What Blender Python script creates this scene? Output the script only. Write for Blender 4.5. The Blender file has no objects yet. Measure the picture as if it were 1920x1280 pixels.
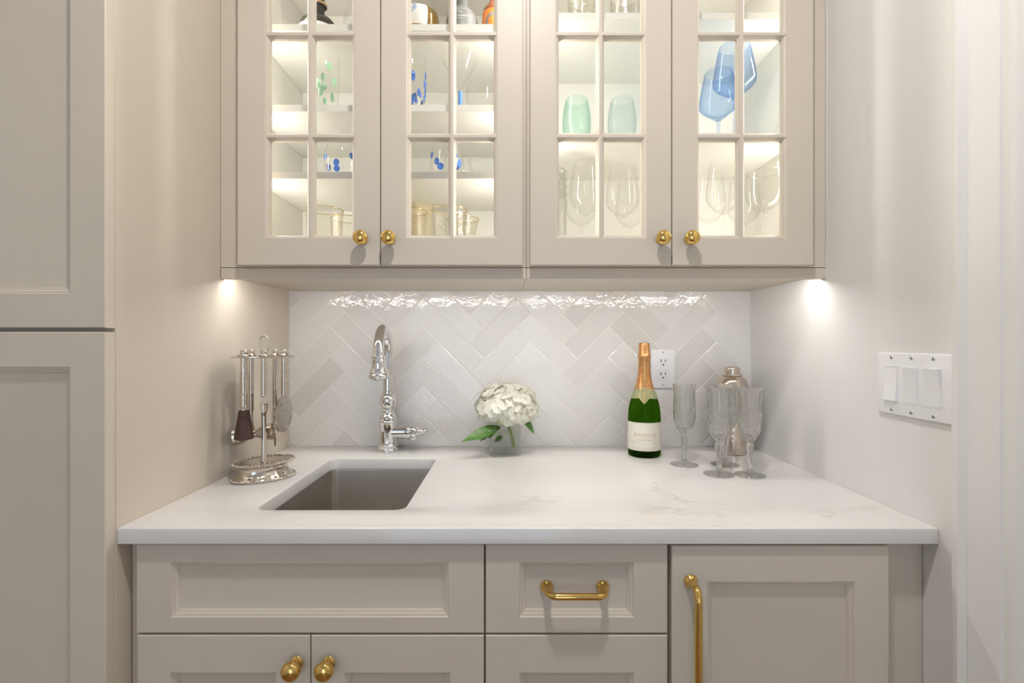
import bpy, bmesh, math, random
from mathutils import Vector, Matrix
R = math.radians
PI = math.pi
scene = bpy.context.scene
C = scene.collection

# ------------------------------------------------------------------ camera, world, light, exposure
CAMZ, CAMD, FPX = 1.225, 1.48, 932.0          # eye height, distance to the tiled wall, focal length in pixels of 1920
cam_d = bpy.data.cameras.new('camera')
cam_d.sensor_width = 36.0
cam_d.lens = 36.0 * FPX / 1920.0
cam_d.shift_x = 5.0 / 1920.0
cam_d.shift_y = 2.0 / 1920.0
cam_d.clip_start = 0.02
cam = bpy.data.objects.new('camera', cam_d)
C.objects.link(cam)
cam.location = (0, -CAMD, CAMZ)
cam.rotation_euler = (R(90), 0, 0)
scene.camera = cam

world = bpy.data.worlds.new('world')
scene.world = world
world.use_nodes = True
wb = world.node_tree.nodes['Background']
wb.inputs[0].default_value = (0.70, 0.83, 1.0, 1)
wb.inputs[1].default_value = 1.75

E_DOWN = 12.8        # recessed ceiling lamps (W)
E_UNDER = 36.0       # under-cabinet LED strips (emission strength)
E_INNER = 60.0      # LED strips inside the glazed cabinets
scene.view_settings.view_transform = 'Standard'
scene.view_settings.look = 'None'
scene.view_settings.gamma = 1.0
scene.view_settings.use_curve_mapping = False
scene.view_settings.exposure = 0.18
try:
    scene.cycles.use_denoising = True
    scene.cycles.max_bounces = 16
    scene.cycles.diffuse_bounces = 5
    scene.cycles.glossy_bounces = 5
    scene.cycles.transmission_bounces = 16
    scene.cycles.transparent_max_bounces = 24
    scene.cycles.caustics_reflective = False
    scene.cycles.caustics_refractive = False
    scene.cycles.sample_clamp_indirect = 6.0
except Exception:
    pass


def P(px, py, d):
    """a measured picture point at distance d from the camera plane -> metres"""
    return Vector(((px - 955.0) / FPX * d, d - CAMD, CAMZ - (py - 642.0) / FPX * d))


# ------------------------------------------------------------------ materials
def new_mat(name):
    m = bpy.data.materials.new(name)
    m.use_nodes = True
    nt = m.node_tree
    return m, nt, nt.nodes['Principled BSDF']


def N(nt, t, **kw):
    n = nt.nodes.new(t)
    for k, v in kw.items():
        setattr(n, k, v)
    return n


def coords(nt, scale=(1, 1, 1), kind='Object'):
    tc = N(nt, 'ShaderNodeTexCoord')
    mp = N(nt, 'ShaderNodeMapping')
    mp.inputs['Scale'].default_value = scale
    nt.links.new(tc.outputs[kind], mp.inputs['Vector'])
    return mp.outputs['Vector']


def noise(nt, vec, scale, detail=3, rough=0.5):
    n = N(nt, 'ShaderNodeTexNoise')
    n.inputs['Scale'].default_value = scale
    n.inputs['Detail'].default_value = detail
    n.inputs['Roughness'].default_value = rough
    nt.links.new(vec, n.inputs['Vector'])
    return n


def ramp(nt, fac, stops):
    r = N(nt, 'ShaderNodeValToRGB')
    el = r.color_ramp.elements
    while len(el) < len(stops):
        el.new(0.5)
    for e, (p, c) in zip(el, stops):
        e.position = p
        e.color = (c[0], c[1], c[2], 1)
    nt.links.new(fac, r.inputs['Fac'])
    return r


def bump(nt, bsdf, height, strength, dist=0.002):
    b = N(nt, 'ShaderNodeBump')
    b.inputs['Strength'].default_value = strength
    b.inputs['Distance'].default_value = dist
    nt.links.new(height, b.inputs['Height'])
    nt.links.new(b.outputs['Normal'], bsdf.inputs['Normal'])
    return b


def plain(name, col, rough=0.5, metal=0.0, var=0.03, scale=30, bstr=0.0, bscale=200, spec=None, bdist=0.001):
    m, nt, b = new_mat(name)
    v = coords(nt)
    n = noise(nt, v, scale)
    lo = [max(0, c * (1 - var)) for c in col]
    hi = [min(1, c * (1 + var)) for c in col]
    r = ramp(nt, n.outputs['Fac'], [(0.3, lo), (0.7, hi)])
    nt.links.new(r.outputs['Color'], b.inputs['Base Color'])
    b.inputs['Roughness'].default_value = rough
    b.inputs['Metallic'].default_value = metal
    if spec is not None:
        b.inputs['Specular IOR Level'].default_value = spec
    if bstr > 0:
        n2 = noise(nt, v, bscale, 2)
        bump(nt, b, n2.outputs['Fac'], bstr, bdist)
    return m


PAINT = plain('cabinet_paint', (0.668, 0.597, 0.503), 0.42, var=0.015, scale=8, bstr=0.04, bscale=400)
INTERIOR = plain('cabinet_interior', (0.85, 0.84, 0.795), 0.5, var=0.01, scale=6)
WALLP = plain('wall_paint', (0.775, 0.765, 0.75), 0.7, var=0.012, scale=5, bstr=0.08, bscale=250)
TRIMP = plain('trim_paint', (0.80, 0.79, 0.77), 0.4, var=0.01, scale=5)
CEILP = plain('ceiling_paint', (0.85, 0.85, 0.84), 0.8, var=0.01)
GROUT = plain('grout', (0.90, 0.88, 0.85), 0.85, var=0.03, scale=60, bstr=0.2, bscale=600)
DARKGAP = plain('dark_plastic', (0.02, 0.02, 0.02), 0.5)
PLASTIC = plain('white_plastic', (0.86, 0.86, 0.88), 0.28, var=0.005)
CHROME = plain('chrome', (0.80, 0.80, 0.80), 0.04, 1.0, var=0.01)
BRASS = plain('brass', (0.80, 0.53, 0.17), 0.13, 1.0, var=0.05, scale=20)
STEEL = plain('brushed_steel', (0.58, 0.55, 0.51), 0.28, 1.0, var=0.06, scale=15, bstr=0.05, bscale=900)
NICKEL = plain('polished_nickel', (0.67, 0.615, 0.545), 0.09, 1.0, var=0.03)
WALNUT = plain('dark_wood', (0.060, 0.026, 0.018), 0.45, var=0.35, scale=60, bstr=0.1, bscale=120)
SCREWM = plain('screw_metal', (0.55, 0.55, 0.55), 0.35, 1.0)


def hammered(name, col, scale=120, strength=0.6):
    m, nt, b = new_mat(name)
    v = coords(nt)
    vo = N(nt, 'ShaderNodeTexVoronoi')
    vo.inputs['Scale'].default_value = scale
    vo.feature = 'SMOOTH_F1'
    nt.links.new(v, vo.inputs['Vector'])
    b.inputs['Base Color'].default_value = (*col, 1)
    b.inputs['Metallic'].default_value = 1
    b.inputs['Roughness'].default_value = 0.13
    bump(nt, b, vo.outputs['Distance'], strength, 0.003)
    return m


HAMMER = hammered('hammered_nickel', (0.66, 0.60, 0.53), 120, 0.3)
SHAKERM = hammered('shaker_metal', (0.66, 0.57, 0.485), 90, 0.3)


def wood_floor():
    m, nt, b = new_mat('oak_floor')
    v = coords(nt, (1, 14, 1))
    n = noise(nt, v, 3, 6)
    r = ramp(nt, n.outputs['Fac'], [(0.3, (0.20, 0.115, 0.06)), (0.7, (0.36, 0.23, 0.13))])
    nt.links.new(r.outputs['Color'], b.inputs['Base Color'])
    b.inputs['Roughness'].default_value = 0.35
    return m


OAK = wood_floor()


def quartz():
    m, nt, b = new_mat('veined_quartz')
    v = coords(nt)
    base = noise(nt, v, 3.2, 4)
    rb = ramp(nt, base.outputs['Fac'], [(0.35, (0.685, 0.67, 0.655)), (0.65, (0.725, 0.715, 0.70))])
    # veins: thin ridges of a warped noise
    wv = coords(nt, (1.0, 1.9, 1.4))
    warp = noise(nt, wv, 2.2, 5, 0.6)
    mixv = N(nt, 'ShaderNodeMixRGB')
    mixv.blend_type = 'ADD'
    mixv.inputs[0].default_value = 0.55
    nt.links.new(wv, mixv.inputs[1])
    nt.links.new(warp.outputs['Color'], mixv.inputs[2])
    n2 = noise(nt, mixv.outputs[0], 2.4, 3, 0.45)
    sub = N(nt, 'ShaderNodeMath', operation='SUBTRACT')
    sub.inputs[1].default_value = 0.5
    nt.links.new(n2.outputs['Fac'], sub.inputs[0])
    ab = N(nt, 'ShaderNodeMath', operation='ABSOLUTE')
    nt.links.new(sub.outputs[0], ab.inputs[0])
    vr = ramp(nt, ab.outputs[0], [(0.0, (1, 1, 1)), (0.014, (0, 0, 0))])
    patch = noise(nt, v, 4.5, 2)
    pr = ramp(nt, patch.outputs['Fac'], [(0.48, (0, 0, 0)), (0.72, (1, 1, 1))])
    mul = N(nt, 'ShaderNodeMath', operation='MULTIPLY')
    nt.links.new(vr.outputs['Color'], mul.inputs[0])
    nt.links.new(pr.outputs['Color'], mul.inputs[1])
    mul2 = N(nt, 'ShaderNodeMath', operation='MULTIPLY')
    mul2.inputs[1].default_value = 0.4
    nt.links.new(mul.outputs[0], mul2.inputs[0])
    mx = N(nt, 'ShaderNodeMixRGB')
    nt.links.new(mul2.outputs[0], mx.inputs[0])
    nt.links.new(rb.outputs['Color'], mx.inputs[1])
    mx.inputs[2].default_value = (0.36, 0.34, 0.32, 1)
    nt.links.new(mx.outputs[0], b.inputs['Base Color'])
    b.inputs['Roughness'].default_value = 0.13
    return m


QUARTZ = quartz()


def tile_mat():
    m, nt, b = new_mat('glazed_tile')
    oi = N(nt, 'ShaderNodeObjectInfo')
    r = ramp(nt, oi.outputs['Random'], [(0.0, (0.71, 0.68, 0.65)), (0.3, (0.79, 0.77, 0.745)), (0.8, (0.83, 0.815, 0.79)), (1.0, (0.76, 0.735, 0.705))])
    v = coords(nt)
    n = noise(nt, v, 14, 3)
    mx = N(nt, 'ShaderNodeMixRGB')
    mx.blend_type = 'MULTIPLY'
    mx.inputs[0].default_value = 1.0
    rn = ramp(nt, n.outputs['Fac'], [(0.3, (0.97, 0.97, 0.97)), (0.7, (1, 1, 1))])
    nt.links.new(r.outputs['Color'], mx.inputs[1])
    nt.links.new(rn.outputs['Color'], mx.inputs[2])
    nt.links.new(mx.outputs[0], b.inputs['Base Color'])
    b.inputs['Roughness'].default_value = 0.025
    # hand-made glaze: slow undulation and fine ripple, shifted per tile
    add = N(nt, 'ShaderNodeVectorMath', operation='ADD')
    sc = N(nt, 'ShaderNodeVectorMath', operation='SCALE')
    comb = N(nt, 'ShaderNodeCombineXYZ')
    for i in range(3):
        nt.links.new(oi.outputs['Random'], comb.inputs[i])
    nt.links.new(comb.outputs[0], sc.inputs[0])
    sc.inputs['Scale'].default_value = 9.0
    nt.links.new(v, add.inputs[0])
    nt.links.new(sc.outputs[0], add.inputs[1])
    n1 = noise(nt, add.outputs[0], 46, 3, 0.5)
    n2 = noise(nt, add.outputs[0], 90, 2, 0.5)
    mm = N(nt, 'ShaderNodeMath', operation='MULTIPLY_ADD')
    mm.inputs[1].default_value = 0.16
    nt.links.new(n2.outputs['Fac'], mm.inputs[0])
    nt.links.new(n1.outputs['Fac'], mm.inputs[2])
    bump(nt, b, mm.outputs[0], 0.24, 0.004)
    b.inputs['Specular IOR Level'].default_value = 0.55
    return m


TILE = tile_mat()


def emit(name, col, s):
    m = bpy.data.materials.new(name)
    m.use_nodes = True
    nt = m.node_tree
    nt.nodes.remove(nt.nodes['Principled BSDF'])
    e = N(nt, 'ShaderNodeEmission')
    e.inputs[0].default_value = (*col, 1)
    e.inputs[1].default_value = s
    nt.links.new(e.outputs[0], nt.nodes['Material Output'].inputs[0])
    return m


LED_UNDER = emit('led_warm_white', (1.0, 0.96, 0.915), E_UNDER)
LED_INNER = emit('led_cabinet_white', (1.0, 0.955, 0.875), E_INNER)
LAMPGLOW = emit('lamp_glow', (1.0, 0.93, 0.85), 6.0)


def thin_glass(name, tint=(1, 1, 1), edge=(0.8, 0.82, 0.8), gloss=0.55, base=0.04, bstr=0.0, bscale=100, rib=False, power=3.0):
    """thin clear wall: transparent with a Fresnel-like sheen and denser edges"""
    m = bpy.data.materials.new(name)
    m.use_nodes = True
    nt = m.node_tree
    nt.nodes.remove(nt.nodes['Principled BSDF'])
    lw = N(nt, 'ShaderNodeLayerWeight')
    lw.inputs['Blend'].default_value = 0.5
    pw = N(nt, 'ShaderNodeMath', operation='POWER')
    pw.inputs[1].default_value = power
    nt.links.new(lw.outputs['Facing'], pw.inputs[0])
    tr = N(nt, 'ShaderNodeBsdfTransparent')
    mc = N(nt, 'ShaderNodeMixRGB')
    mc.inputs[1].default_value = (*tint, 1)
    mc.inputs[2].default_value = (*edge, 1)
    nt.links.new(pw.outputs[0], mc.inputs[0])
    nt.links.new(mc.outputs[0], tr.inputs[0])
    gl = N(nt, 'ShaderNodeBsdfGlossy')
    gl.inputs['Roughness'].default_value = 0.02
    ml = N(nt, 'ShaderNodeMath', operation='MULTIPLY_ADD')
    ml.inputs[1].default_value = gloss
    ml.inputs[2].default_value = base
    nt.links.new(pw.outputs[0], ml.inputs[0])
    mx = N(nt, 'ShaderNodeMixShader')
    nt.links.new(ml.outputs[0], mx.inputs[0])
    nt.links.new(tr.outputs[0], mx.inputs[1])
    nt.links.new(gl.outputs[0], mx.inputs[2])
    nt.links.new(mx.outputs[0], nt.nodes['Material Output'].inputs[0])
    if bstr > 0:
        v = coords(nt)
        if rib:
            w = N(nt, 'ShaderNodeTexWave')
            w.bands_direction = 'Z'
            w.inputs['Scale'].default_value = bscale
            w.inputs['Distortion'].default_value = 0.6
            nt.links.new(v, w.inputs['Vector'])
            h = w.outputs['Fac']
        else:
            h = noise(nt, v, bscale, 2).outputs['Fac']
        bp = N(nt, 'ShaderNodeBump')
        bp.inputs['Strength'].default_value = bstr
        bp.inputs['Distance'].default_value = 0.003
        nt.links.new(h, bp.inputs['Height'])
        nt.links.new(bp.outputs['Normal'], gl.inputs['Normal'])
        nt.links.new(bp.outputs['Normal'], lw.inputs['Normal'])
    return m


PANE = thin_glass('window_glass', (0.985, 0.99, 0.985), (0.9, 0.92, 0.9), 0.6, 0.03, power=4.0)
CLEAR = thin_glass('clear_glass', (0.996, 0.996, 0.993), (0.975, 0.975, 0.965), 0.17, 0.02)
HAMGLASS = thin_glass('hammered_glass', (0.975, 0.97, 0.95), (0.95, 0.935, 0.905), 0.25, 0.05, bstr=0.9, bscale=110)
BLUEGLASS = thin_glass('blue_glass', (0.84, 0.905, 0.98), (0.52, 0.66, 0.90), 0.3, 0.02)
AQUAGLASS = thin_glass('aqua_glass', (0.91, 0.98, 0.955), (0.74, 0.92, 0.86), 0.35, 0.05, bstr=0.5, bscale=90, rib=True)
PALEAQUA = thin_glass('pale_aqua_glass', (0.955, 0.985, 0.985), (0.84, 0.94, 0.94), 0.35, 0.05, bstr=0.5, bscale=90, rib=True)
GOLDLIQ = thin_glass('golden_spirit', (0.80, 0.64, 0.26), (0.55, 0.40, 0.12), 0.3, 0.03)
ICEGLASS = thin_glass('ice_white_glass', (0.95, 0.95, 0.94), (0.92, 0.92, 0.91), 0.35, 0.08, bstr=0.7, bscale=140)


def refract_glass(name, col=(1, 1, 1), ior=1.48, clear=0.3, rough=0.0):
    m = bpy.data.materials.new(name)
    m.use_nodes = True
    nt = m.node_tree
    nt.nodes.remove(nt.nodes['Principled BSDF'])
    g = N(nt, 'ShaderNodeBsdfGlass')
    g.inputs['Color'].default_value = (*col, 1)
    g.inputs['IOR'].default_value = ior
    g.inputs['Roughness'].default_value = rough
    t = N(nt, 'ShaderNodeBsdfTransparent')
    t.inputs[0].default_value = (*col, 1)
    mx = N(nt, 'ShaderNodeMixShader')
    mx.inputs[0].default_value = clear
    nt.links.new(g.outputs[0], mx.inputs[1])
    nt.links.new(t.outputs[0], mx.inputs[2])
    nt.links.new(mx.outputs[0], nt.nodes['Material Output'].inputs[0])
    return m


FOOTGLASS = thin_glass('crystal_foot', (0.975, 0.975, 0.97), (0.84, 0.84, 0.83), 0.45, 0.05, power=1.6)
CRYSTAL = refract_glass('cut_crystal', (0.985, 0.985, 0.98), 1.52, 0.28)
VASEGLASS = refract_glass('vase_glass', (0.985, 0.993, 0.987), 1.45, 0.8)
WATER = thin_glass('water', (0.985, 0.992, 0.985), (0.93, 0.95, 0.93), 0.2, 0.01)
BOTTLEGLASS = refract_glass('green_bottle_glass', (0.20, 0.40, 0.055), 1.40, 0.0)
FOIL = plain('copper_gold_foil', (0.64, 0.33, 0.13), 0.30, 0.85, var=0.12, scale=90, bstr=0.35, bscale=160)
SAGE = plain('sage_green_paper', (0.36, 0.37, 0.20), 0.5, var=0.04)
GOLDPRINT = plain('gold_print', (0.85, 0.62, 0.22), 0.35, 0.6)
LABEL = plain('cream_label_paper', (0.78, 0.75, 0.66), 0.6, var=0.02)
INKBROWN = plain('copper_ink', (0.56, 0.32, 0.18), 0.5)
INKGREY = plain('grey_ink', (0.30, 0.30, 0.28), 0.6)
INKPALE = plain('pale_brown_ink', (0.58, 0.54, 0.46), 0.6)
PETAL = plain('hydrangea_petal', (0.93, 0.925, 0.85), 0.55, var=0.05, scale=60)
def translucent(m, col, f):
    nt = m.node_tree
    b = nt.nodes['Principled BSDF']
    t = N(nt, 'ShaderNodeBsdfTranslucent')
    t.inputs[0].default_value = (*col, 1)
    mx = N(nt, 'ShaderNodeMixShader')
    mx.inputs[0].default_value = f
    nt.links.new(b.outputs[0], mx.inputs[1])
    nt.links.new(t.outputs[0], mx.inputs[2])
    nt.links.new(mx.outputs[0], nt.nodes['Material Output'].inputs[0])


translucent(PETAL, (0.93, 0.92, 0.82), 0.35)
EYE = plain('hydrangea_eye', (0.62, 0.62, 0.20), 0.6)
LEAFM = plain('leaf_green', (0.065, 0.17, 0.022), 0.42, var=0.35, scale=70, bstr=0.15, bscale=150)
STEMM = plain('stem_green', (0.30, 0.40, 0.10), 0.5, var=0.15)
BLACKCER = plain('black_brown_glass', (0.028, 0.020, 0.014), 0.10, var=0.5, scale=25)
GREYCER = plain('grey_bottle_glaze', (0.20, 0.21, 0.215), 0.45, var=0.05)
AMBER = plain('amber_brown_glass', (0.24, 0.06, 0.02), 0.10, var=0.4, scale=25)
ORANGE = plain('orange_paper', (0.80, 0.25, 0.04), 0.5)
WHITEPAPER = plain('white_label_paper', (0.86, 0.86, 0.84), 0.6)
CORK = plain('cork', (0.50, 0.32, 0.17), 0.8, var=0.15, scale=150)
GREENDOT = plain('green_glass_dot', (0.46, 0.76, 0.52), 0.15, var=0.1)
BLUEDOT = plain('blue_glass_dot', (0.05, 0.15, 0.52), 0.12, var=0.5, scale=120)
BLUESTEM = plain('blue_stem_glass', (0.10, 0.26, 0.62), 0.1, var=0.1)
GOLDRIM = plain('gold_rim', (0.78, 0.55, 0.22), 0.2, 0.8)
CREAMJAR = plain('cream_ceramic', (0.72, 0.63, 0.44), 0.35, var=0.08, scale=60)
PALEBLUE = plain('pale_blue_print', (0.42, 0.55, 0.72), 0.5)


# ------------------------------------------------------------------ mesh helpers
def add_box(bm, x0, x1, y0, y1, z0, z1):
    v = [bm.verts.new(c) for c in ((x0, y0, z0), (x1, y0, z0), (x1, y1, z0), (x0, y1, z0), (x0, y0, z1), (x1, y0, z1), (x1, y1, z1), (x0, y1, z1))]
    for f in ((0, 3, 2, 1), (4, 5, 6, 7), (0, 1, 5, 4), (1, 2, 6, 5), (2, 3, 7, 6), (3, 0, 4, 7)):
        bm.faces.new([v[i] for i in f])


def box_bm(x0, x1, y0, y1, z0, z1, bev=0.0, seg=2):
    bm = bmesh.new()
    add_box(bm, x0, x1, y0, y1, z0, z1)
    if bev > 0:
        bmesh.ops.bevel(bm, geom=list(bm.edges), offset=bev, segments=seg, affect='EDGES', profile=0.5)
    return bm


def add_lathe(bm, prof, seg=32, mod=None, center=(0, 0, 0), axis=None, sx=1.0, sy=1.0):
    """revolve [(r, z)...]; mod(theta, i, r, z) -> r"""
    M = Matrix.Identity(3)
    if axis is not None:
        M = Vector((0, 0, 1)).rotation_difference(Vector(axis).normalized()).to_matrix()
    c = Vector(center)
    rings = []
    for i, (r, z) in enumerate(prof):
        if r < 1e-6:
            rings.append([bm.verts.new(c + M @ Vector((0, 0, z)))])
        else:
            ring = []
            for k in range(seg):
                t = 2 * PI * k / seg
                rr = mod(t, i, r, z) if mod else r
                ring.append(bm.verts.new(c + M @ Vector((rr * math.cos(t) * sx, rr * math.sin(t) * sy, z))))
            rings.append(ring)
    for a, b in zip(rings, rings[1:]):
        if len(a) == 1 and len(b) == 1:
            continue
        for k in range(seg):
            k2 = (k + 1) % seg
            if len(a) == 1:
                bm.faces.new((a[0], b[k2], b[k]))
            elif len(b) == 1:
                bm.faces.new((a[k], a[k2], b[0]))
            else:
                bm.faces.new((a[k], a[k2], b[k2], b[k]))


def lathe_bm(prof, seg=32, **kw):
    bm = bmesh.new()
    add_lathe(bm, prof, seg, **kw)
    bmesh.ops.recalc_face_normals(bm, faces=bm.faces)
    return bm


def add_tube(bm, pts, rad, seg=12, closed=False, caps=True):
    pts = [Vector(p) for p in pts]
    n = len(pts)
    rad = rad if isinstance(rad, (list, tuple)) else [rad] * n
    tang = []
    for i in range(n):
        if closed:
            t = pts[(i + 1) % n] - pts[i - 1]
        else:
            t = pts[min(i + 1, n - 1)] - pts[max(i - 1, 0)]
        tang.append(t.normalized())
    up = Vector((0, 0, 1)) if abs(tang[0].z) < 0.9 else Vector((1, 0, 0))
    nrm = tang[0].cross(up).normalized()
    rings = []
    for i in range(n):
        if i:
            q = tang[i - 1].rotation_difference(tang[i])
            nrm = (q @ nrm).normalized()
        bn = tang[i].cross(nrm)
        rings.append([bm.verts.new(pts[i] + rad[i] * (math.cos(2 * PI * k / seg) * nrm + math.sin(2 * PI * k / seg) * bn)) for k in range(seg)])
    m = n if closed else n - 1
    for i in range(m):
        a, b = rings[i], rings[(i + 1) % n]
        for k in range(seg):
            k2 = (k + 1) % seg
            bm.faces.new((a[k], a[k2], b[k2], b[k]))
    if caps and not closed:
        bm.faces.new(list(reversed(rings[0])))
        bm.faces.new(rings[-1])


def tube_bm(*a, **k):
    bm = bmesh.new()
    add_tube(bm, *a, **k)
    bmesh.ops.recalc_face_normals(bm, faces=bm.faces)
    return bm


def prism_bm(poly, z0, z1, bev=0.0):
    bm = bmesh.new()
    a = [bm.verts.new((x, y, z0)) for x, y in poly]
    b = [bm.verts.new((x, y, z1)) for x, y in poly]
    n = len(poly)
    bm.faces.new(list(reversed(a)))
    bm.faces.new(b)
    for i in range(n):
        j = (i + 1) % n
        bm.faces.new((a[i], a[j], b[j], b[i]))
    bmesh.ops.recalc_face_normals(bm, faces=bm.faces)
    if bev > 0:
        bmesh.ops.bevel(bm, geom=list(bm.edges), offset=bev, segments=2, affect='EDGES', profile=0.5)
    return bm


def to_mesh(name, bm, mats, smooth=35):
    me = bpy.data.meshes.new(name)
    bm.normal_update()
    bm.to_mesh(me)
    bm.free()
    for m in (mats if isinstance(mats, (list, tuple)) else [mats]):
        me.materials.append(m)
    if smooth:
        me.polygons.foreach_set('use_smooth', [True] * len(me.polygons))
        me.set_sharp_from_angle(angle=R(smooth))
    me.update()
    return me


def wloc(o):
    v = Vector((0, 0, 0))
    while o is not None:
        v += o.location
        o = o.parent
    return v


def wobj(name, bm, mat, parent=None, smooth=35):
    """bm in world metres: the origin goes to the middle of its underside (parents here are only shifted, never turned)"""
    lo = Vector([min(v.co[i] for v in bm.verts) for i in range(3)])
    hi = Vector([max(v.co[i] for v in bm.verts) for i in range(3)])
    c = Vector(((lo.x + hi.x) / 2, (lo.y + hi.y) / 2, lo.z))
    for v in bm.verts:
        v.co -= c
    o = bpy.data.objects.new(name, to_mesh(name, bm, mat, smooth))
    C.objects.link(o)
    if parent is not None:
        o.parent = parent
        o.location = c - wloc(parent)
    else:
        o.location = c
    return o


def lobj(name, bm, mat, parent=None, smooth=35, loc=(0, 0, 0), rot=(0, 0, 0)):
    """bm in the parent's own frame"""
    me = bm if isinstance(bm, bpy.types.Mesh) else to_mesh(name, bm, mat, smooth)
    o = bpy.data.objects.new(name, me)
    C.objects.link(o)
    o.location = loc
    o.rotation_euler = rot
    if parent is not None:
        o.parent = parent
    return o


def tag(o, label, cat, group=None):
    o['label'] = label
    o['category'] = cat
    if group:
        o['group'] = group
    return o


def thing(name, label, cat, loc=(0, 0, 0), rotz=0.0, group=None):
    o = bpy.data.objects.new(name, None)
    o.empty_display_size = 0.05
    C.objects.link(o)
    o.location = loc
    o.rotation_euler = (0, 0, rotz)
    return tag(o, label, cat, group)


def struct(o):
    o['kind'] = 'structure'
    return o


def copy_tree(o, parent=None):
    c = o.copy()
    C.objects.link(c)
    c.parent = parent
    for ch in list(o.children):
        copy_tree(ch, c)
    return c


def text_bm(body, size, shear=0.0, extrude=0.0):
    """flat lettering in the xy plane, centred"""
    cu = bpy.data.curves.new('lettering', 'FONT')
    cu.body = body
    cu.size = size
    cu.shear = shear
    cu.extrude = extrude
    cu.offset = -0.012 * size if shear else 0.0
    cu.resolution_u = 3
    cu.align_x = 'CENTER'
    cu.align_y = 'CENTER'
    o = bpy.data.objects.new('lettering', cu)
    C.objects.link(o)
    dg = bpy.context.evaluated_depsgraph_get()
    me = bpy.data.meshes.new_from_object(o.evaluated_get(dg))
    bm = bmesh.new()
    bm.from_mesh(me)
    bpy.data.objects.remove(o)
    bpy.data.curves.remove(cu)
    bpy.data.meshes.remove(me)
    return bm


def script_bm(body, size, shear, width):
    """slanted lettering squeezed to a given width"""
    bm = text_bm(body, size, shear)
    w = max(v.co.x for v in bm.verts) - min(v.co.x for v in bm.verts)
    for v in bm.verts:
        v.co.x *= width / w
    return bm


# ------------------------------------------------------------------ measures of the niche
XL, XR = -0.657, 0.719         # niche sides
ZC = 0.914                     # counter top
ZT = 0.887                     # underside of the counter slab
CEIL = 2.62
ROOM_L, ROOM_B = -1.36, -4.4

# ------------------------------------------------------------------ room shell
struct(wobj('floor', box_bm(ROOM_L - 0.1, XR + 0.1, ROOM_B - 0.1, 0.12, -0.06, 0), OAK))
struct(wobj('ceiling', box_bm(ROOM_L - 0.1, XR + 0.1, ROOM_B - 0.1, 0.12, CEIL, CEIL + 0.08), CEILP))
wall_back = struct(wobj('wall_back', box_bm(ROOM_L, XR, 0.0011, 0.10, 0, CEIL), GROUT))
struct(wobj('wall_right', box_bm(XR, XR + 0.1, ROOM_B, 0.10, 0, CEIL), WALLP))
struct(wobj('wall_left', box_bm(ROOM_L - 0.1, ROOM_L, ROOM_B, 0.10, 0, CEIL), WALLP))
bm = bmesh.new()
add_box(bm, ROOM_L, XR, ROOM_B - 0.1, ROOM_B, 2.25, CEIL)
add_box(bm, ROOM_L, -1.12, ROOM_B - 0.1, ROOM_B, 0, 2.25)
add_box(bm, 0.50, XR, ROOM_B - 0.1, ROOM_B, 0, 2.25)
struct(wobj('wall_rear', bm, WALLP))

# moulded casing of the doorway on the right wall (runs floor to ceiling height of the head)
prof = [(0.7856, 0.0), (0.7856, 0.020), (0.780, 0.023), (0.772, 0.023), (0.767, 0.019), (0.763, 0.016), (0.760, 0.0175), (0.7570, 0.0165),
        (0.740, 0.0150), (0.725, 0.0140), (0.7155, 0.0135), (0.7125, 0.0105), (0.708, 0.0115), (0.700, 0.0125), (0.688, 0.012), (0.684, 0.009), (0.684, 0.0)]
bm = prism_bm([(XR - t, d - CAMD) for d, t in prof], 0.0, 2.15)
struct(wobj('trim_1', bm, TRIMP))

# recessed ceiling lamps
for x, y in ((0.04, -1.16),):
    t = thing('recessed_ceiling_light', 'round recessed white ceiling light above the wet bar', 'ceiling light', (x, y, CEIL))
    lobj('trim_ring', lathe_bm([(0.055, 0.0), (0.075, 0.0), (0.075, -0.004), (0.058, -0.006), (0.055, 0.0)], 32), PLASTIC, t)
    lobj('lens_offscreen', lathe_bm([(0.0, -0.001), (0.055, -0.001), (0.055, -0.003), (0.0, -0.003)], 32), LAMPGLOW, t)
    L = bpy.data.lights.new('ceiling_lamp_offscreen', 'AREA')
    L.shape = 'DISK'
    L.size = 0.10
    L.energy = E_DOWN
    L.color = (1.0, 0.955, 0.905)
    lo = bpy.data.objects.new('ceiling_lamp_offscreen', L)
    C.objects.link(lo)
    lo.parent = t
    lo.location = (0, 0, -0.008)

# ------------------------------------------------------------------ herringbone tiles, each a piece of the back wall
TW, TL, JOINT = 0.0621, 0.1953, 0.0023
AX, AZ = (619.6 - 955) / 630.0, CAMZ - (723.2 - 642) / 630.0     # a measured corner of the pattern
c45 = math.sqrt(0.5)


def rot45(x, y):
    return ((x - y) * c45, (x + y) * c45)


ox, oz = rot45(TL, TW)
TX0, TX1, TZ0, TZ1 = XL + 0.002, XR - 0.002, ZC + 0.002, 1.3785


def clip(poly):
    def cut(pl, inside, inter):
        out = []
        for i in range(len(pl)):
            a, b = pl[i - 1], pl[i]
            ia, ib = inside(a), inside(b)
            if ia != ib:
                out.append(inter(a, b))
            if ib:
                out.append(b)
        return out

    for k, v, s in ((0, TX0, 1), (0, TX1, -1), (1, TZ0, 1), (1, TZ1, -1)):
        def inter(a, b):
            t = (v - a[k]) / (b[k] - a[k])
            return (a[0] + t * (b[0] - a[0]), a[1] + t * (b[1] - a[1]))
        poly = cut(poly, lambda p: (p[k] - v) * s >= 0, inter)
        if len(poly) < 3:
            return []
    return poly


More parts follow.
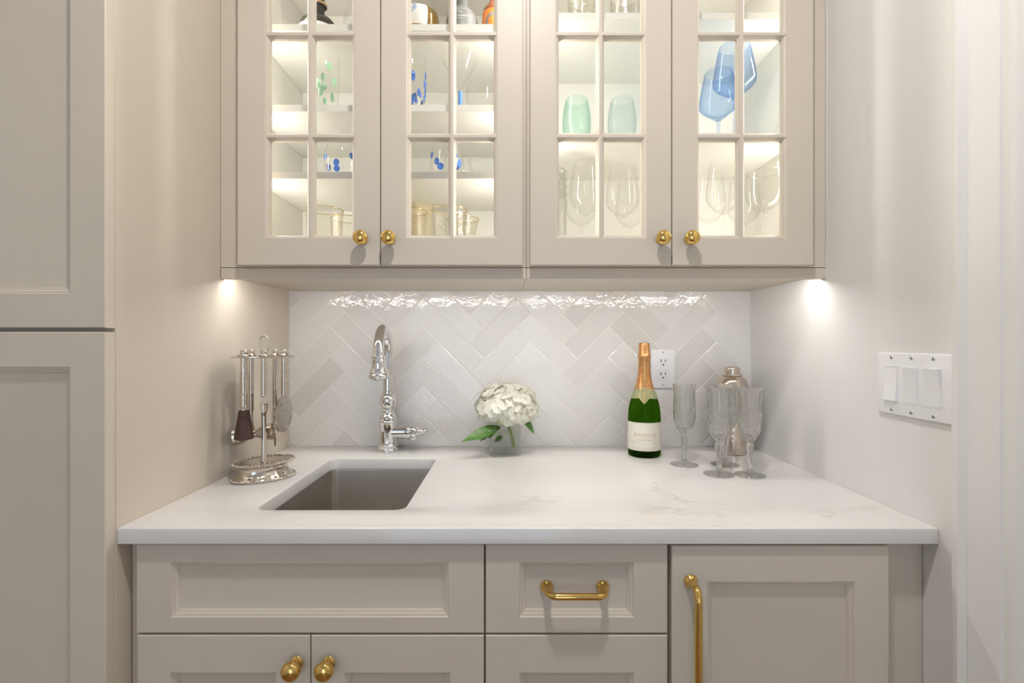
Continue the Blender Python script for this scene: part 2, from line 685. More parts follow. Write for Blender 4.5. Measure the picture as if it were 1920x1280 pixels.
def inset(poly, d):
    n = len(poly)
    cx = sum(p[0] for p in poly) / n
    cz = sum(p[1] for p in poly) / n
    out = []
    for i in range(n):
        a, b, c = Vector(poly[i - 1]), Vector(poly[i]), Vector(poly[(i + 1) % n])
        e1, e2 = (b - a).normalized(), (c - b).normalized()
        n1, n2 = Vector((-e1.y, e1.x)), Vector((-e2.y, e2.x))
        if n1.dot(Vector((cx, cz)) - b) < 0:
            n1 = -n1
        if n2.dot(Vector((cx, cz)) - b) < 0:
            n2 = -n2
        k = 1 + n1.dot(n2)
        p = b + (n1 + n2) * (d / max(k, 0.3))
        out.append((p.x, p.y))
    return out


def area(poly):
    return abs(sum(poly[i - 1][0] * poly[i][1] - poly[i][0] * poly[i - 1][1] for i in range(len(poly)))) / 2


rng = random.Random(5)
for i in range(-16, 17):
    for j in range(-8, 9):
        for kind in (0, 1):
            bx, by = i * TW - j * TL, i * TW + j * TL
            if kind == 0:
                x0, y0, x1, y1 = bx, by, bx + TL, by + TW
            else:
                x0, y0, x1, y1 = bx + TL, by + TW - TL, bx + TL + TW, by + TW
            h = JOINT / 2
            pl = [rot45(*p) for p in ((x0 + h, y0 + h), (x1 - h, y0 + h), (x1 - h, y1 - h), (x0 + h, y1 - h))]
            pl = [(px - ox + AX, pz - oz + AZ) for px, pz in pl]
            pl = clip(pl)
            if len(pl) < 3 or area(pl) < 2.0e-5:
                continue
            pl2 = [p for k, p in enumerate(pl) if (Vector(p) - Vector(pl[k - 1])).length > 0.0045]
            if len(pl2) < 3:
                continue
            inn = inset(pl2, 0.0016 if area(pl2) > 3e-4 else 0.0005)
            n = len(pl2)
            tx, tz, dy = rng.uniform(-.004, .004), rng.uniform(-.004, .004), rng.uniform(-.0002, .0002)
            mx_, mz_ = sum(p[0] for p in pl2) / n, sum(p[1] for p in pl2) / n
            tilt = lambda p: dy + (p[0] - mx_) * tx + (p[1] - mz_) * tz
            bm = bmesh.new()
            a = [bm.verts.new((p[0], 0.0030, p[1])) for p in pl2]
            b = [bm.verts.new((p[0], 0.0006 + tilt(p), p[1])) for p in pl2]
            c = [bm.verts.new((p[0], 0.0 + tilt(p), p[1])) for p in inn]
            for k in range(n):
                k2 = (k + 1) % n
                bm.faces.new((a[k], a[k2], b[k2], b[k]))
                bm.faces.new((b[k], b[k2], c[k2], c[k]))
            bm.faces.new(c)
            bm.faces.new(list(reversed(a)))
            bmesh.ops.recalc_face_normals(bm, faces=bm.faces)
            wobj('tile', bm, TILE, wall_back, smooth=8)


# ------------------------------------------------------------------ cabinet joinery
MOULD = [(0.0, 0.0), (0.0012, 0.0022), (0.0030, 0.0026), (0.0055, 0.0045), (0.0080, 0.0062), (0.0095, 0.0066), (0.0105, 0.0088), (0.0125, 0.0092)]


def rect_loop(bm, x0, x1, z0, z1, y):
    return [bm.verts.new(p) for p in ((x0, y, z0), (x1, y, z0), (x1, y, z1), (x0, y, z1))]


def bridge(bm, a, b):
    n = len(a)
    for k in range(n):
        bm.faces.new((a[k], a[(k + 1) % n], b[(k + 1) % n], b[k]))


def panel_front(x0, x1, z0, z1, yf, th, sl, sr, rt, rb, mould=MOULD):
    """a five-piece door front: flat frame, moulded inner edge, recessed panel"""
    bm = bmesh.new()
    e = 0.0016
    back = rect_loop(bm, x0, x1, z0, z1, yf + th)
    bm.faces.new(back)
    l1 = rect_loop(bm, x0, x1, z0, z1, yf + e)
    bridge(bm, back, l1)
    l2 = rect_loop(bm, x0 + e, x1 - e, z0 + e, z1 - e, yf)
    bridge(bm, l1, l2)
    prev = l2
    for ins, dep in mould:
        l = rect_loop(bm, x0 + sl + ins, x1 - sr - ins, z0 + rb + ins, z1 - rt - ins, yf + dep)
        bridge(bm, prev, l)
        prev = l
    bm.faces.new(prev)
    bmesh.ops.recalc_face_normals(bm, faces=bm.faces)
    return bm


def knob_bm(s=1.0):
    """round brass knob: rosette, neck and ball, along -y"""
    pr = [(0, 0), (0.0105, 0), (0.0110, 0.0015), (0.0100, 0.003), (0.0062, 0.0045), (0.0052, 0.009), (0.0058, 0.0125), (0.0100, 0.0145),
          (0.0138, 0.0175), (0.0158, 0.0215), (0.0162, 0.0240), (0.0155, 0.0275), (0.0132, 0.0310), (0.0095, 0.0335), (0.0050, 0.0348), (0, 0.0352)]
    return lathe_bm([(r * s, z * s) for r, z in pr], 32, axis=(0, -1, 0))


KNOB_ME = to_mesh('knob', knob_bm(), BRASS, 50)


def add_knob(door, x, y, z):
    o = bpy.data.objects.new('knob', KNOB_ME)
    C.objects.link(o)
    o.parent = door
    o.location = Vector((x, y, z)) - wloc(door)
    o['label'] = 'round polished brass knob'
    return o


def pull_bm(p0, p1, yf, proj=0.034, rbar=0.0058, rros=0.0112, bend=0.016):
    """bar pull between two round rosettes at p0 and p1 (x, z) on the face yf"""
    bm = bmesh.new()
    a, b = Vector((p0[0], yf, p0[1])), Vector((p1[0], yf, p1[1]))
    u = (b - a).normalized()
    out = Vector((0, -1, 0))
    for c in (a, b):
        add_lathe(bm, [(0, 0), (rros, 0), (rros * 1.03, 0.002), (rros * 0.9, 0.0045), (rros * 0.72, 0.0065), (rros * 0.62, 0.009), (rbar, 0.0105), (rbar, 0.013)], 24, center=c, axis=(0, -1, 0))
    pts = [a + out * 0.008, a + out * (proj - bend)]
    for k in range(1, 9):
        t = k / 8 * PI / 2
        pts.append(a + out * (proj - bend + bend * math.sin(t)) + u * (bend - bend * math.cos(t)))
    q = []
    for k in range(0, 8):
        t = k / 8 * PI / 2
        q.append(b + out * (proj - bend + bend * math.cos(t)) - u * (bend - bend * math.sin(t)))
    pts += q + [b + out * (proj - bend), b + out * 0.008]
    add_tube(bm, pts, rbar, 16)
    bmesh.ops.recalc_face_normals(bm, faces=bm.faces)
    return bm


# ---- tall cabinet on the left
YT = 0.809 - CAMD                # its door faces
tall = thing('tall_cabinet', 'tall beige panelled cabinet beside the counter, reaching to the ceiling', 'cabinet', (-1.0, -0.33, 0))
TX = ROOM_L + 0.15
wobj('side_panel', box_bm(XL - 0.019, XL, -0.650, -0.002, 0.0, CEIL - 0.03, 0.0008, 1), PAINT, tall)
wobj('carcass', box_bm(TX, XL - 0.0195, -0.648, -0.002, 0.0, CEIL - 0.03), PAINT, tall)
dz1, dz0 = 1.2424, 1.249
wobj('door', panel_front(TX + 0.003, XL - 0.0005, dz0, CEIL - 0.05, YT, 0.020, .057, .057, .057, .0555), PAINT, tall)
wobj('door', panel_front(TX + 0.003, XL - 0.0005, 0.11, dz1, YT, 0.020, .057, .057, .057, .057), PAINT, tall)

# ---- base cabinets
YF = 0.864 - CAMD                # face frame
YD = 0.843 - CAMD                # door and drawer faces
SD = FPX / 0.843                 # pixels per metre there


def bxp(px):
    return (px - 955) / SD


def bzp(py):
    return CAMZ - (py - 642) / SD


def carcass(t, x0, x1, floor_z=0.10):
    wobj('side', box_bm(x0, x0 + 0.016, YF + 0.018, -0.004, floor_z, ZT - 0.001), PAINT, t)
    wobj('side', box_bm(x1 - 0.016, x1, YF + 0.018, -0.004, floor_z, ZT - 0.001), PAINT, t)
    wobj('bottom', box_bm(x0 + 0.016, x1 - 0.016, YF + 0.018, -0.004, floor_z, floor_z + 0.016), PAINT, t)
    wobj('face_frame', box_bm(x0, x1, YF, YF + 0.017, floor_z, ZT - 0.001, 0.0008, 1), PAINT, t)
    wobj('toe_kick', box_bm(x0, x1, YF + 0.06, YF + 0.075, 0.0, floor_z), PAINT, t)


XS0, XS1, XS2, XS3 = XL + 0.001, bxp(909), bxp(1255), XR - 0.001
TH = 0.0205
sink_cab = thing('base_cabinet', 'beige sink base cabinet with a wide false front above two knobbed doors', 'cabinet', ((XS0 + XS1) / 2, -0.3, 0))
carcass(sink_cab, XS0, XS1 - 0.0004)
wobj('false_front', panel_front(bxp(255), bxp(907.3), bzp(1187), 0.8835, YD, TH, .059, .060, .031, .027), PAINT, sink_cab)
d1 = wobj('door', panel_front(bxp(256.5), bxp(581), 0.115, bzp(1190.5), YD, TH, .057, .057, .063, .063), PAINT, sink_cab)
d2 = wobj('door', panel_front(bxp(583), bxp(907.3), 0.115, bzp(1190.5), YD, TH, .057, .057, .063, .063), PAINT, sink_cab)
add_knob(d1, -0.3605, YD, 0.683)
add_knob(d2, -0.3060, YD, 0.683)

draw_cab = thing('base_cabinet', 'narrow beige drawer base cabinet with a short brass bar pull', 'cabinet', ((XS1 + XS2) / 2, -0.3, 0))
carcass(draw_cab, XS1 + 0.0004, XS2 - 0.0004)
dr = wobj('drawer', panel_front(bxp(910.5), bxp(1252), bzp(1187), 0.8835, YD, TH, .0575, .0575, .031, .027), PAINT, draw_cab)
wobj('handle', pull_bm((bxp(1026), bzp(1104)), (bxp(1132), bzp(1104)), YD + 0.0085), BRASS, dr, 50)['label'] = 'short brass bar pull with round rosettes'
for z0, z1 in ((0.425, bzp(1190.5)), (0.115, 0.4215)):
    dr = wobj('drawer', panel_front(bxp(910.5), bxp(1252), z0, z1, YD, TH, .0575, .0575, .063, .063), PAINT, draw_cab)
    zm = z1 - 0.031
    if True:
        wobj('handle', pull_bm((bxp(1026), z1 - 0.12), (bxp(1132), z1 - 0.12), YD + 0.0085), BRASS, dr, 50)

appl = thing('base_cabinet', 'beige full-height panel front with a long vertical brass bar pull', 'cabinet', ((XS2 + XS3) / 2, -0.3, 0))
carcass(appl, XS2 + 0.0004, XS3)
YA = 0.839 - CAMD
SA = FPX / 0.839
ax = lambda px: (px - 955) / SA
dd = wobj('door', panel_front(ax(1260), ax(1667.5), 0.115, 0.8825, YA, 0.0245, .0595, .058, .0605, .06), PAINT, appl)
hx = ax(1295)
wobj('handle', pull_bm((hx, CAMZ - (1089 - 642) / SA), (hx, 0.49), YA, 0.036, 0.0062, 0.0115, 0.018), BRASS, dd, 50)['label'] = 'long vertical brass bar pull'

# ---- worktop with the sink cut-out
SX0, SX1, SY0, SY1 = -0.4748, -0.1958, 0.926 - CAMD, 1.331 - CAMD


def round_rect(x0, x1, y0, y1, r, n=6):
    pts = []
    for cx, cy, a0 in ((x1 - r, y0 + r, -90), (x1 - r, y1 - r, 0), (x0 + r, y1 - r, 90), (x0 + r, y0 + r, 180)):
        for k in range(n + 1):
            a = R(a0 + 90 * k / n)
            pts.append((cx + r * math.cos(a), cy + r * math.sin(a)))
    return pts


def slab_with_hole(outer_steps, hole_steps):
    """outer_steps/hole_steps: [(grow, z)...] from top edge to bottom edge; rectangular slab with a rounded hole"""
    bm = bmesh.new()
    n = 28
    r0 = 0.022

    def hole(g, z):
        return [bm.verts.new((x, y, z)) for x, y in round_rect(SX0 + g, SX1 - g, SY0 + g, SY1 - g, r0 - g)]

    def outer(g, z):
        # the outline is sampled so that each vertex pairs with one of the hole's
        pts = round_rect(SX0, SX1, SY0, SY1, r0)
        X0, X1, Y0, Y1 = XL + 0.0008, XR - 0.0008, 0.832 - CAMD + g, -0.0008
        out = []
        for k, (x, y) in enumerate(pts):
            q, i = divmod(k, 7)
            cor = ((X1, Y0), (X1, Y1), (X0, Y1), (X0, Y0))[q]
            px, py = cor
            f = i / 6.0
            # walk around the corner: from the middle of one side to the middle of the next
            mids = (((X0 + X1) / 2, Y0), (X1, (Y0 + Y1) / 2), ((X0 + X1) / 2, Y1), (X0, (Y0 + Y1) / 2))
            a, b = mids[q], mids[(q + 1) % 4]
            w = 0.94
            if f <= 0.5:
                t = 1 - (1 - f * 2) * w
                if f == 0.5:
                    t = 1
                p = (a[0] + (px - a[0]) * t, a[1] + (py - a[1]) * t)
            else:
                t = (f - 0.5) * 2 * w
                p = (px + (b[0] - px) * t, py + (b[1] - py) * t)
            out.append(bm.verts.new((p[0], p[1], z)))
        return out

    prev = None
    rings = []
    for g, z in hole_steps:
        rings.append(hole(g, z))
    for g, z in reversed(outer_steps):
        rings.append(outer(g, z))
    # hole rings run bottom -> top, then the top face, then the outside top -> bottom, then the underside
    for a, b in zip(rings, rings[1:] + rings[:1]):
        bridge(bm, a, b)
    bmesh.ops.recalc_face_normals(bm, faces=bm.faces)
    return bm


er = 0.004
hole_steps = [(0.0, ZT), (0.0, ZC - 0.003), (-0.0009, ZC - 0.0009), (-0.003, ZC)]
outer_steps = [(0.0015, ZT), (0.0, ZT + 0.0015), (0.0, ZC - er), (er * 0.3, ZC - er * 0.3), (er, ZC)]
ct = wobj('countertop', slab_with_hole(outer_steps, hole_steps), QUARTZ, None, 40)
tag(ct, 'white quartz countertop with faint grey veins and a sink cut-out', 'countertop')

# ---- undermount sink
sink = thing('sink', 'rectangular brushed steel undermount bar sink', 'sink', ((SX0 + SX1) / 2, (SY0 + SY1) / 2, ZT - 0.205))
bm = bmesh.new()


def sink_ring(g, z, r):
    return [bm.verts.new((x, y, z)) for x, y in round_rect(SX0 + g, SX1 - g, SY0 + g, SY1 - g, r)]


zb = ZT - 0.19
rings = [sink_ring(-0.014, ZT - 0.0012, 0.03), sink_ring(-0.001, ZT - 0.0012, 0.019), sink_ring(-0.0004, ZT - 0.004, 0.0185), sink_ring(0.001, zb + 0.016, 0.017), sink_ring(0.004, zb + 0.006, 0.016),
         sink_ring(0.012, zb + 0.001, 0.012), sink_ring(0.09, zb - 0.003, 0.02)]
rings += [sink_ring(0.09, zb - 0.006, 0.02), sink_ring(0.008, zb - 0.003, 0.014), sink_ring(-0.002, zb + 0.012, 0.02), sink_ring(-0.0025, ZT - 0.004, 0.021), sink_ring(-0.014, ZT - 0.0035, 0.03)]
for a, b in zip(rings, rings[1:] + rings[:1]):
    bridge(bm, a, b)
bmesh.ops.recalc_face_normals(bm, faces=bm.faces)
wobj('bowl', bm, STEEL, sink, 40)
bm = box_bm(SX0 + 0.09, SX1 - 0.09, SY0 + 0.09, SY1 - 0.09, zb - 0.0055, zb - 0.0035)
wobj('basin_floor', bm, STEEL, sink)
wobj('drain', lathe_bm([(0, 0.001), (0.012, 0.001), (0.014, 0.0035), (0.036, 0.004), (0.042, 0.003), (0.043, 0), (0, 0)], 32, center=((SX0 + SX1) / 2, (SY0 + SY1) / 2 + 0.03, zb - 0.0035)), CHROME, sink)

# ---- glazed wall cabinets
YU = 1.130 - CAMD                # face frame
YG = 1.109 - CAMD                # door faces
SG = FPX / 1.109
gx = lambda px: (px - 955) / SG
ZB0, ZB1 = 1.379, 1.395          # floor board of the cabinets
ZTOP = 2.452
DOOR_Z0, DOOR_Z1 = 1.3976, 2.446
ROWP = 0.2286
GZ0 = CAMZ + (642 - 446.5) / SG  # lower edge of the glazed opening
GZ1 = GZ0 + 4 * ROWP


def glazed_door(cab, px0, px1, open0, open1, knob_px):
    x0, x1 = gx(px0), gx(px1)
    a0, a1 = gx(open0), gx(open1)
    bm = bmesh.new()
    e, th = 0.0014, 0.0195
    back = rect_loop(bm, x0, x1, DOOR_Z0, DOOR_Z1, YG + th)
    l1 = rect_loop(bm, x0, x1, DOOR_Z0, DOOR_Z1, YG + e)
    l2 = rect_loop(bm, x0 + e, x1 - e, DOOR_Z0 + e, DOOR_Z1 - e, YG)
    bridge(bm, back, l1)
    bridge(bm, l1, l2)
    prev = l2
    for ins, dep in ((0, 0), (0.0010, 0.0020), (0.0026, 0.0024), (0.0050, 0.0050), (0.0080, 0.0080), (0.0080, th)):
        l = rect_loop(bm, a0 + ins, a1 - ins, GZ0 + ins, GZ1 - ins, YG + dep)
        bridge(bm, prev, l)
        prev = l
    bridge(bm, prev, back)
    bmesh.ops.recalc_face_normals(bm, faces=bm.faces)
    door = wobj('door', bm, PAINT, cab)
    i0, i1, j0, j1 = a0 + 0.008, a1 - 0.008, GZ0 + 0.008, GZ1 - 0.008
    mid = (a0 + a1) / 2
    hw, fw = 0.0083, 0.0028      # half widths of a muntin at its root and its flat nose

    def bar(vertical, c, s0, s1, proud):
        bm = bmesh.new()
        prf = [(-hw, 0.0185), (-hw, 0.0085), (-fw - 0.0018, 0.0035), (-fw - 0.0010, 0.0008 + proud), (-fw, proud), (fw, proud), (fw + 0.0010, 0.0008 + proud), (fw + 0.0018, 0.0035), (hw, 0.0085), (hw, 0.0185)]
        ends = []
        for s in (s0, s1):
            if vertical:
                ends.append([bm.verts.new((c + o, YG + d, s)) for o, d in prf])
            else:
                ends.append([bm.verts.new((s, YG + d, c + o)) for o, d in prf])
        bridge(bm, ends[0], ends[1])
        bm.faces.new(ends[0])
        bm.faces.new(list(reversed(ends[1])))
        bmesh.ops.recalc_face_normals(bm, faces=bm.faces)
        wobj('muntin', bm, PAINT, door, 20)

    bar(True, mid, j0 - 0.006, j1 + 0.006, 0.0012)
    rows = [GZ0 + ROWP * k for k in range(5)]
    rows[0], rows[4] = j0, j1
    for k in (1, 2, 3):
        bar(False, rows[k], i0 - 0.006, mid - fw, 0.0018)
        bar(False, rows[k], mid + fw, i1 + 0.006, 0.0018)
    for k in range(4):
        zlo = j0 if k == 0 else rows[k] + hw
        zhi = j1 if k == 3 else rows[k + 1] - hw
        for xa, xb in ((i0, mid - hw), (mid + hw, i1)):
            wobj('glass_pane', box_bm(xa + 0.0002, xb - 0.0002, YG + 0.0115, YG + 0.0140, zlo + 0.0002, zhi - 0.0002), PANE, door, 0)
    add_knob(door, gx(knob_px), YG, CAMZ + (642 - 445) / (FPX / 1.088))
    return door


def wall_cabinet(label, x0, x1, xi0, xi1, fo0, fo1, doors, shelves, center_block):
    t = thing('wall_cabinet', label, 'cabinet', ((x0 + x1) / 2, -0.17, ZB0))
    yb = -0.001
    wobj('back', box_bm(xi0, xi1, -0.010, yb, ZB1, ZTOP - 0.016), INTERIOR, t)
    wobj('side', box_bm(x0, xi0, YU + 0.019, yb, ZB0, ZTOP), INTERIOR, t)
    wobj('side', box_bm(xi1, x1, YU + 0.019, yb, ZB0, ZTOP), INTERIOR, t)
    wobj('bottom', box_bm(xi0, xi1, YU + 0.019, yb, ZB0, ZB1), [INTERIOR], t)
    wobj('underside_panel', box_bm(x0, x1, YU + 0.019, yb, ZB0 - 0.0006, ZB0), PAINT, t)
    wobj('top', box_bm(xi0, xi1, YU + 0.019, yb, ZTOP - 0.016, ZTOP), INTERIOR, t)
    bm = bmesh.new()
    add_box(bm, x0, fo0, YU, YU + 0.0185, ZB1 + 0.001, ZTOP)
    add_box(bm, fo1, x1, YU, YU + 0.0185, ZB1 + 0.001, ZTOP)
    add_box(bm, fo0, fo1, YU, YU + 0.0185, ZB1 + 0.001, 1.415)
    add_box(bm, fo0, fo1, YU, YU + 0.0185, ZTOP - 0.04, ZTOP)
    wobj('face_frame', bm, PAINT, t)
    wobj('light_rail', box_bm(x0, x1, YU + 0.0008, YU + 0.0185, 1.370, ZB1, 0.0008, 1), PAINT, t)
    for xa, xb in center_block:
        wobj('rail_block', box_bm(xa, xb, YU - 0.0012, YU + 0.0008, 1.3705, ZB1 - 0.001, 0.0004, 1), PAINT, t)
    for z in shelves:
        s = wobj('shelf', box_bm(xi0 + 0.0005, xi1 - 0.0005, 1.178 - CAMD, -0.0105, z, z + 0.016, 0.0006, 1), INTERIOR, t)
        wobj('edge_band', box_bm(xi0 + 0.0005, xi1 - 0.0005, 1.178 - CAMD - 0.001, 1.178 - CAMD, z + 0.0002, z + 0.0158), INTERIOR, s)
    for d in doors:
        glazed_door(t, *d)
    # light strips let into the side panels just behind the shelf fronts, one run per compartment
    stops = [ZB1] + [v for z in shelves for v in (z, z + 0.016)] + [ZTOP - 0.016]
    for za, zb_ in zip(stops[0::2], stops[1::2]):
        for x, sg in ((xi0, 1), (xi1, -1)):
            xa, xb = sorted((x + sg * 0.0003, x + sg * 0.0063))
            wobj('led_strip', box_bm(xa, xb, 1.181 - CAMD, 1.190 - CAMD, za + 0.012, zb_ - 0.010), LED_INNER, t, 0)
    wobj('led_channel', box_bm(x0 + 0.012, x1 - 0.012, YU + 0.0198, YU + 0.033, 1.3774, ZB0 - 0.0007), PLASTIC, t, 0)
    wobj('led_strip', box_bm(x0 + 0.012, x1 - 0.012, YU + 0.0205, YU + 0.0315, 1.3728, 1.3773), LED_UNDER, t, 0)
    return t


XM = (987 - 955) / (FPX / 1.13)
fx = lambda px: (px - 955) / (FPX / 1.13)
SH_L = [1.613, 1.772, 1.963, 2.19]
SH_R = [1.705, 1.990, 2.20]
wall_cabinet('beige glazed wall cabinet holding dark bottles, blue spotted tumblers and gold-rimmed glasses', XL + 0.001, XM - 0.0004, -0.611, XM - 0.018, -0.600, XM - 0.022,
             ((445, 712.3, 496, 665.5, 681), (714.2, 980, 761.5, 932.5, 732.5)), SH_L, ((fx(415), fx(439)), (fx(980.5), fx(986.6))))
wall_cabinet('beige glazed wall cabinet holding blue wine glasses, aqua ribbed glasses and clear stemware', XM + 0.0004, XR - 0.001, XM + 0.018, 0.687, XM + 0.022, 0.676,
             ((994, 1258.8, 1041.5, 1211.5, 1238.5), (1261, 1525.5, 1306.5, 1476.5, 1291.5)), SH_R, ((fx(987.4), fx(993.5)), (fx(1530), fx(1553))))


# ------------------------------------------------------------------ wall outlet and switch plate
def receptacle():
    x, z = (1242 - 955) / 630.0, CAMZ - (691 - 642) / 630.0
    t = thing('wall_outlet', 'white double wall outlet on the herringbone tiles beside the champagne bottle', 'outlet', (x, -0.0012, z - 0.057))
    bm = box_bm(-0.035, 0.035, -0.006, 0, 0, 0.1143, 0.0018)
    lobj('plate', bm, PLASTIC, t)
    ins = lobj('insert', box_bm(-0.0165, 0.0165, -0.0078, -0.004, 0.0238, 0.0905, 0.0006), PLASTIC, t)
    for zc in (0.0385, 0.0765):
        for dx, hh in ((-0.0064, 0.0045), (0.0064, 0.0040)):
            lobj('slot', box_bm(dx - 0.0010, dx + 0.0010, -0.0082, -0.0074, zc + 0.004 - hh, zc + 0.004 + hh), DARKGAP, ins)
        lobj('ground_hole', lathe_bm([(0, 0), (0.0024, 0), (0.0024, 0.0008), (0, 0.0008)], 14, center=(0, -0.0074, zc - 0.0072), axis=(0, -1, 0)), DARKGAP, ins)
    for zc in (0.009, 0.1055):
        lobj('screw', lathe_bm([(0, 0), (0.003, 0), (0.0024, 0.0008), (0, 0.001)], 14, center=(0, -0.006, zc), axis=(0, -1, 0)), SCREWM, t)


receptacle()


def switches():
    y0, y1, z0, z1 = -0.680, -0.517, 1.0917, 1.206
    t = thing('light_switch', 'white three-gang rocker light switch plate on the right wall', 'light switch', (XR, (y0 + y1) / 2, z0))
    hw, H = (y1 - y0) / 2, z1 - z0
    lobj('plate', box_bm(-0.0062, -0.0002, -hw, hw, 0, H, 0.0022, 3), PLASTIC, t)
    for k, (yc, ang) in enumerate(((0.046, 1), (0.0, -1), (-0.046, -1))):
        fr = lobj('switch_frame', None or frame_bm(yc, H), PLASTIC, t)
        bm = bmesh.new()
        zc, hh, w = H / 2, 0.0310, 0.0145
        top, bot = (0.0030, 0.0080) if ang > 0 else (0.0080, 0.0030)
        vs = []
        for yy in (yc - w, yc + w):
            vs.append([bm.verts.new(p) for p in ((-0.004, yy, zc - hh), (-0.0062 - bot + 0.002, yy, zc - hh), (-0.0078, yy, zc), (-0.0062 - top + 0.002, yy, zc + hh), (-0.004, yy, zc + hh))])
        bridge(bm, vs[0], vs[1])
        bm.faces.new(vs[0])
        bm.faces.new(list(reversed(vs[1])))
        bmesh.ops.recalc_face_normals(bm, faces=bm.faces)
        lobj('rocker', bm, PLASTIC, fr, 10)
        for zz in (0.0085, H - 0.0085):
            s = lobj('screw', lathe_bm([(0, 0), (0.0034, 0), (0.0028, 0.0008), (0, 0.0011)], 14, center=(-0.0062, yc, zz), axis=(-1, 0, 0)), SCREWM, t)
            sl = lobj('screw_slot', box_bm(-0.0004, 0.0, -0.0026, 0.0026, -0.0004, 0.0004), DARKGAP, s, 0, (-0.0071, yc, zz), (R((30, 0, -55)[k]), 0, 0))


def frame_bm(yc, H):
    bm = bmesh.new()
    zc, hh, w = H / 2, 0.0333, 0.0167
    a = [bm.verts.new((-0.0060, yc + sy * w, zc + sz * hh)) for sy, sz in ((-1, -1), (1, -1), (1, 1), (-1, 1))]
    b = [bm.verts.new((-0.0072, yc + sy * (w - 0.0004), zc + sz * (hh - 0.0004))) for sy, sz in ((-1, -1), (1, -1), (1, 1), (-1, 1))]
    c = [bm.verts.new((-0.0072, yc + sy * (w - 0.0018), zc + sz * (hh - 0.0018))) for sy, sz in ((-1, -1), (1, -1), (1, 1), (-1, 1))]
    d = [bm.verts.new((-0.0052, yc + sy * (w - 0.0020), zc + sz * (hh - 0.0020))) for sy, sz in ((-1, -1), (1, -1), (1, 1), (-1, 1))]
    for p, q in ((a, b), (b, c), (c, d), (d, a)):
        bridge(bm, p, q)
    bmesh.ops.recalc_face_normals(bm, faces=bm.faces)
    return bm


switches()


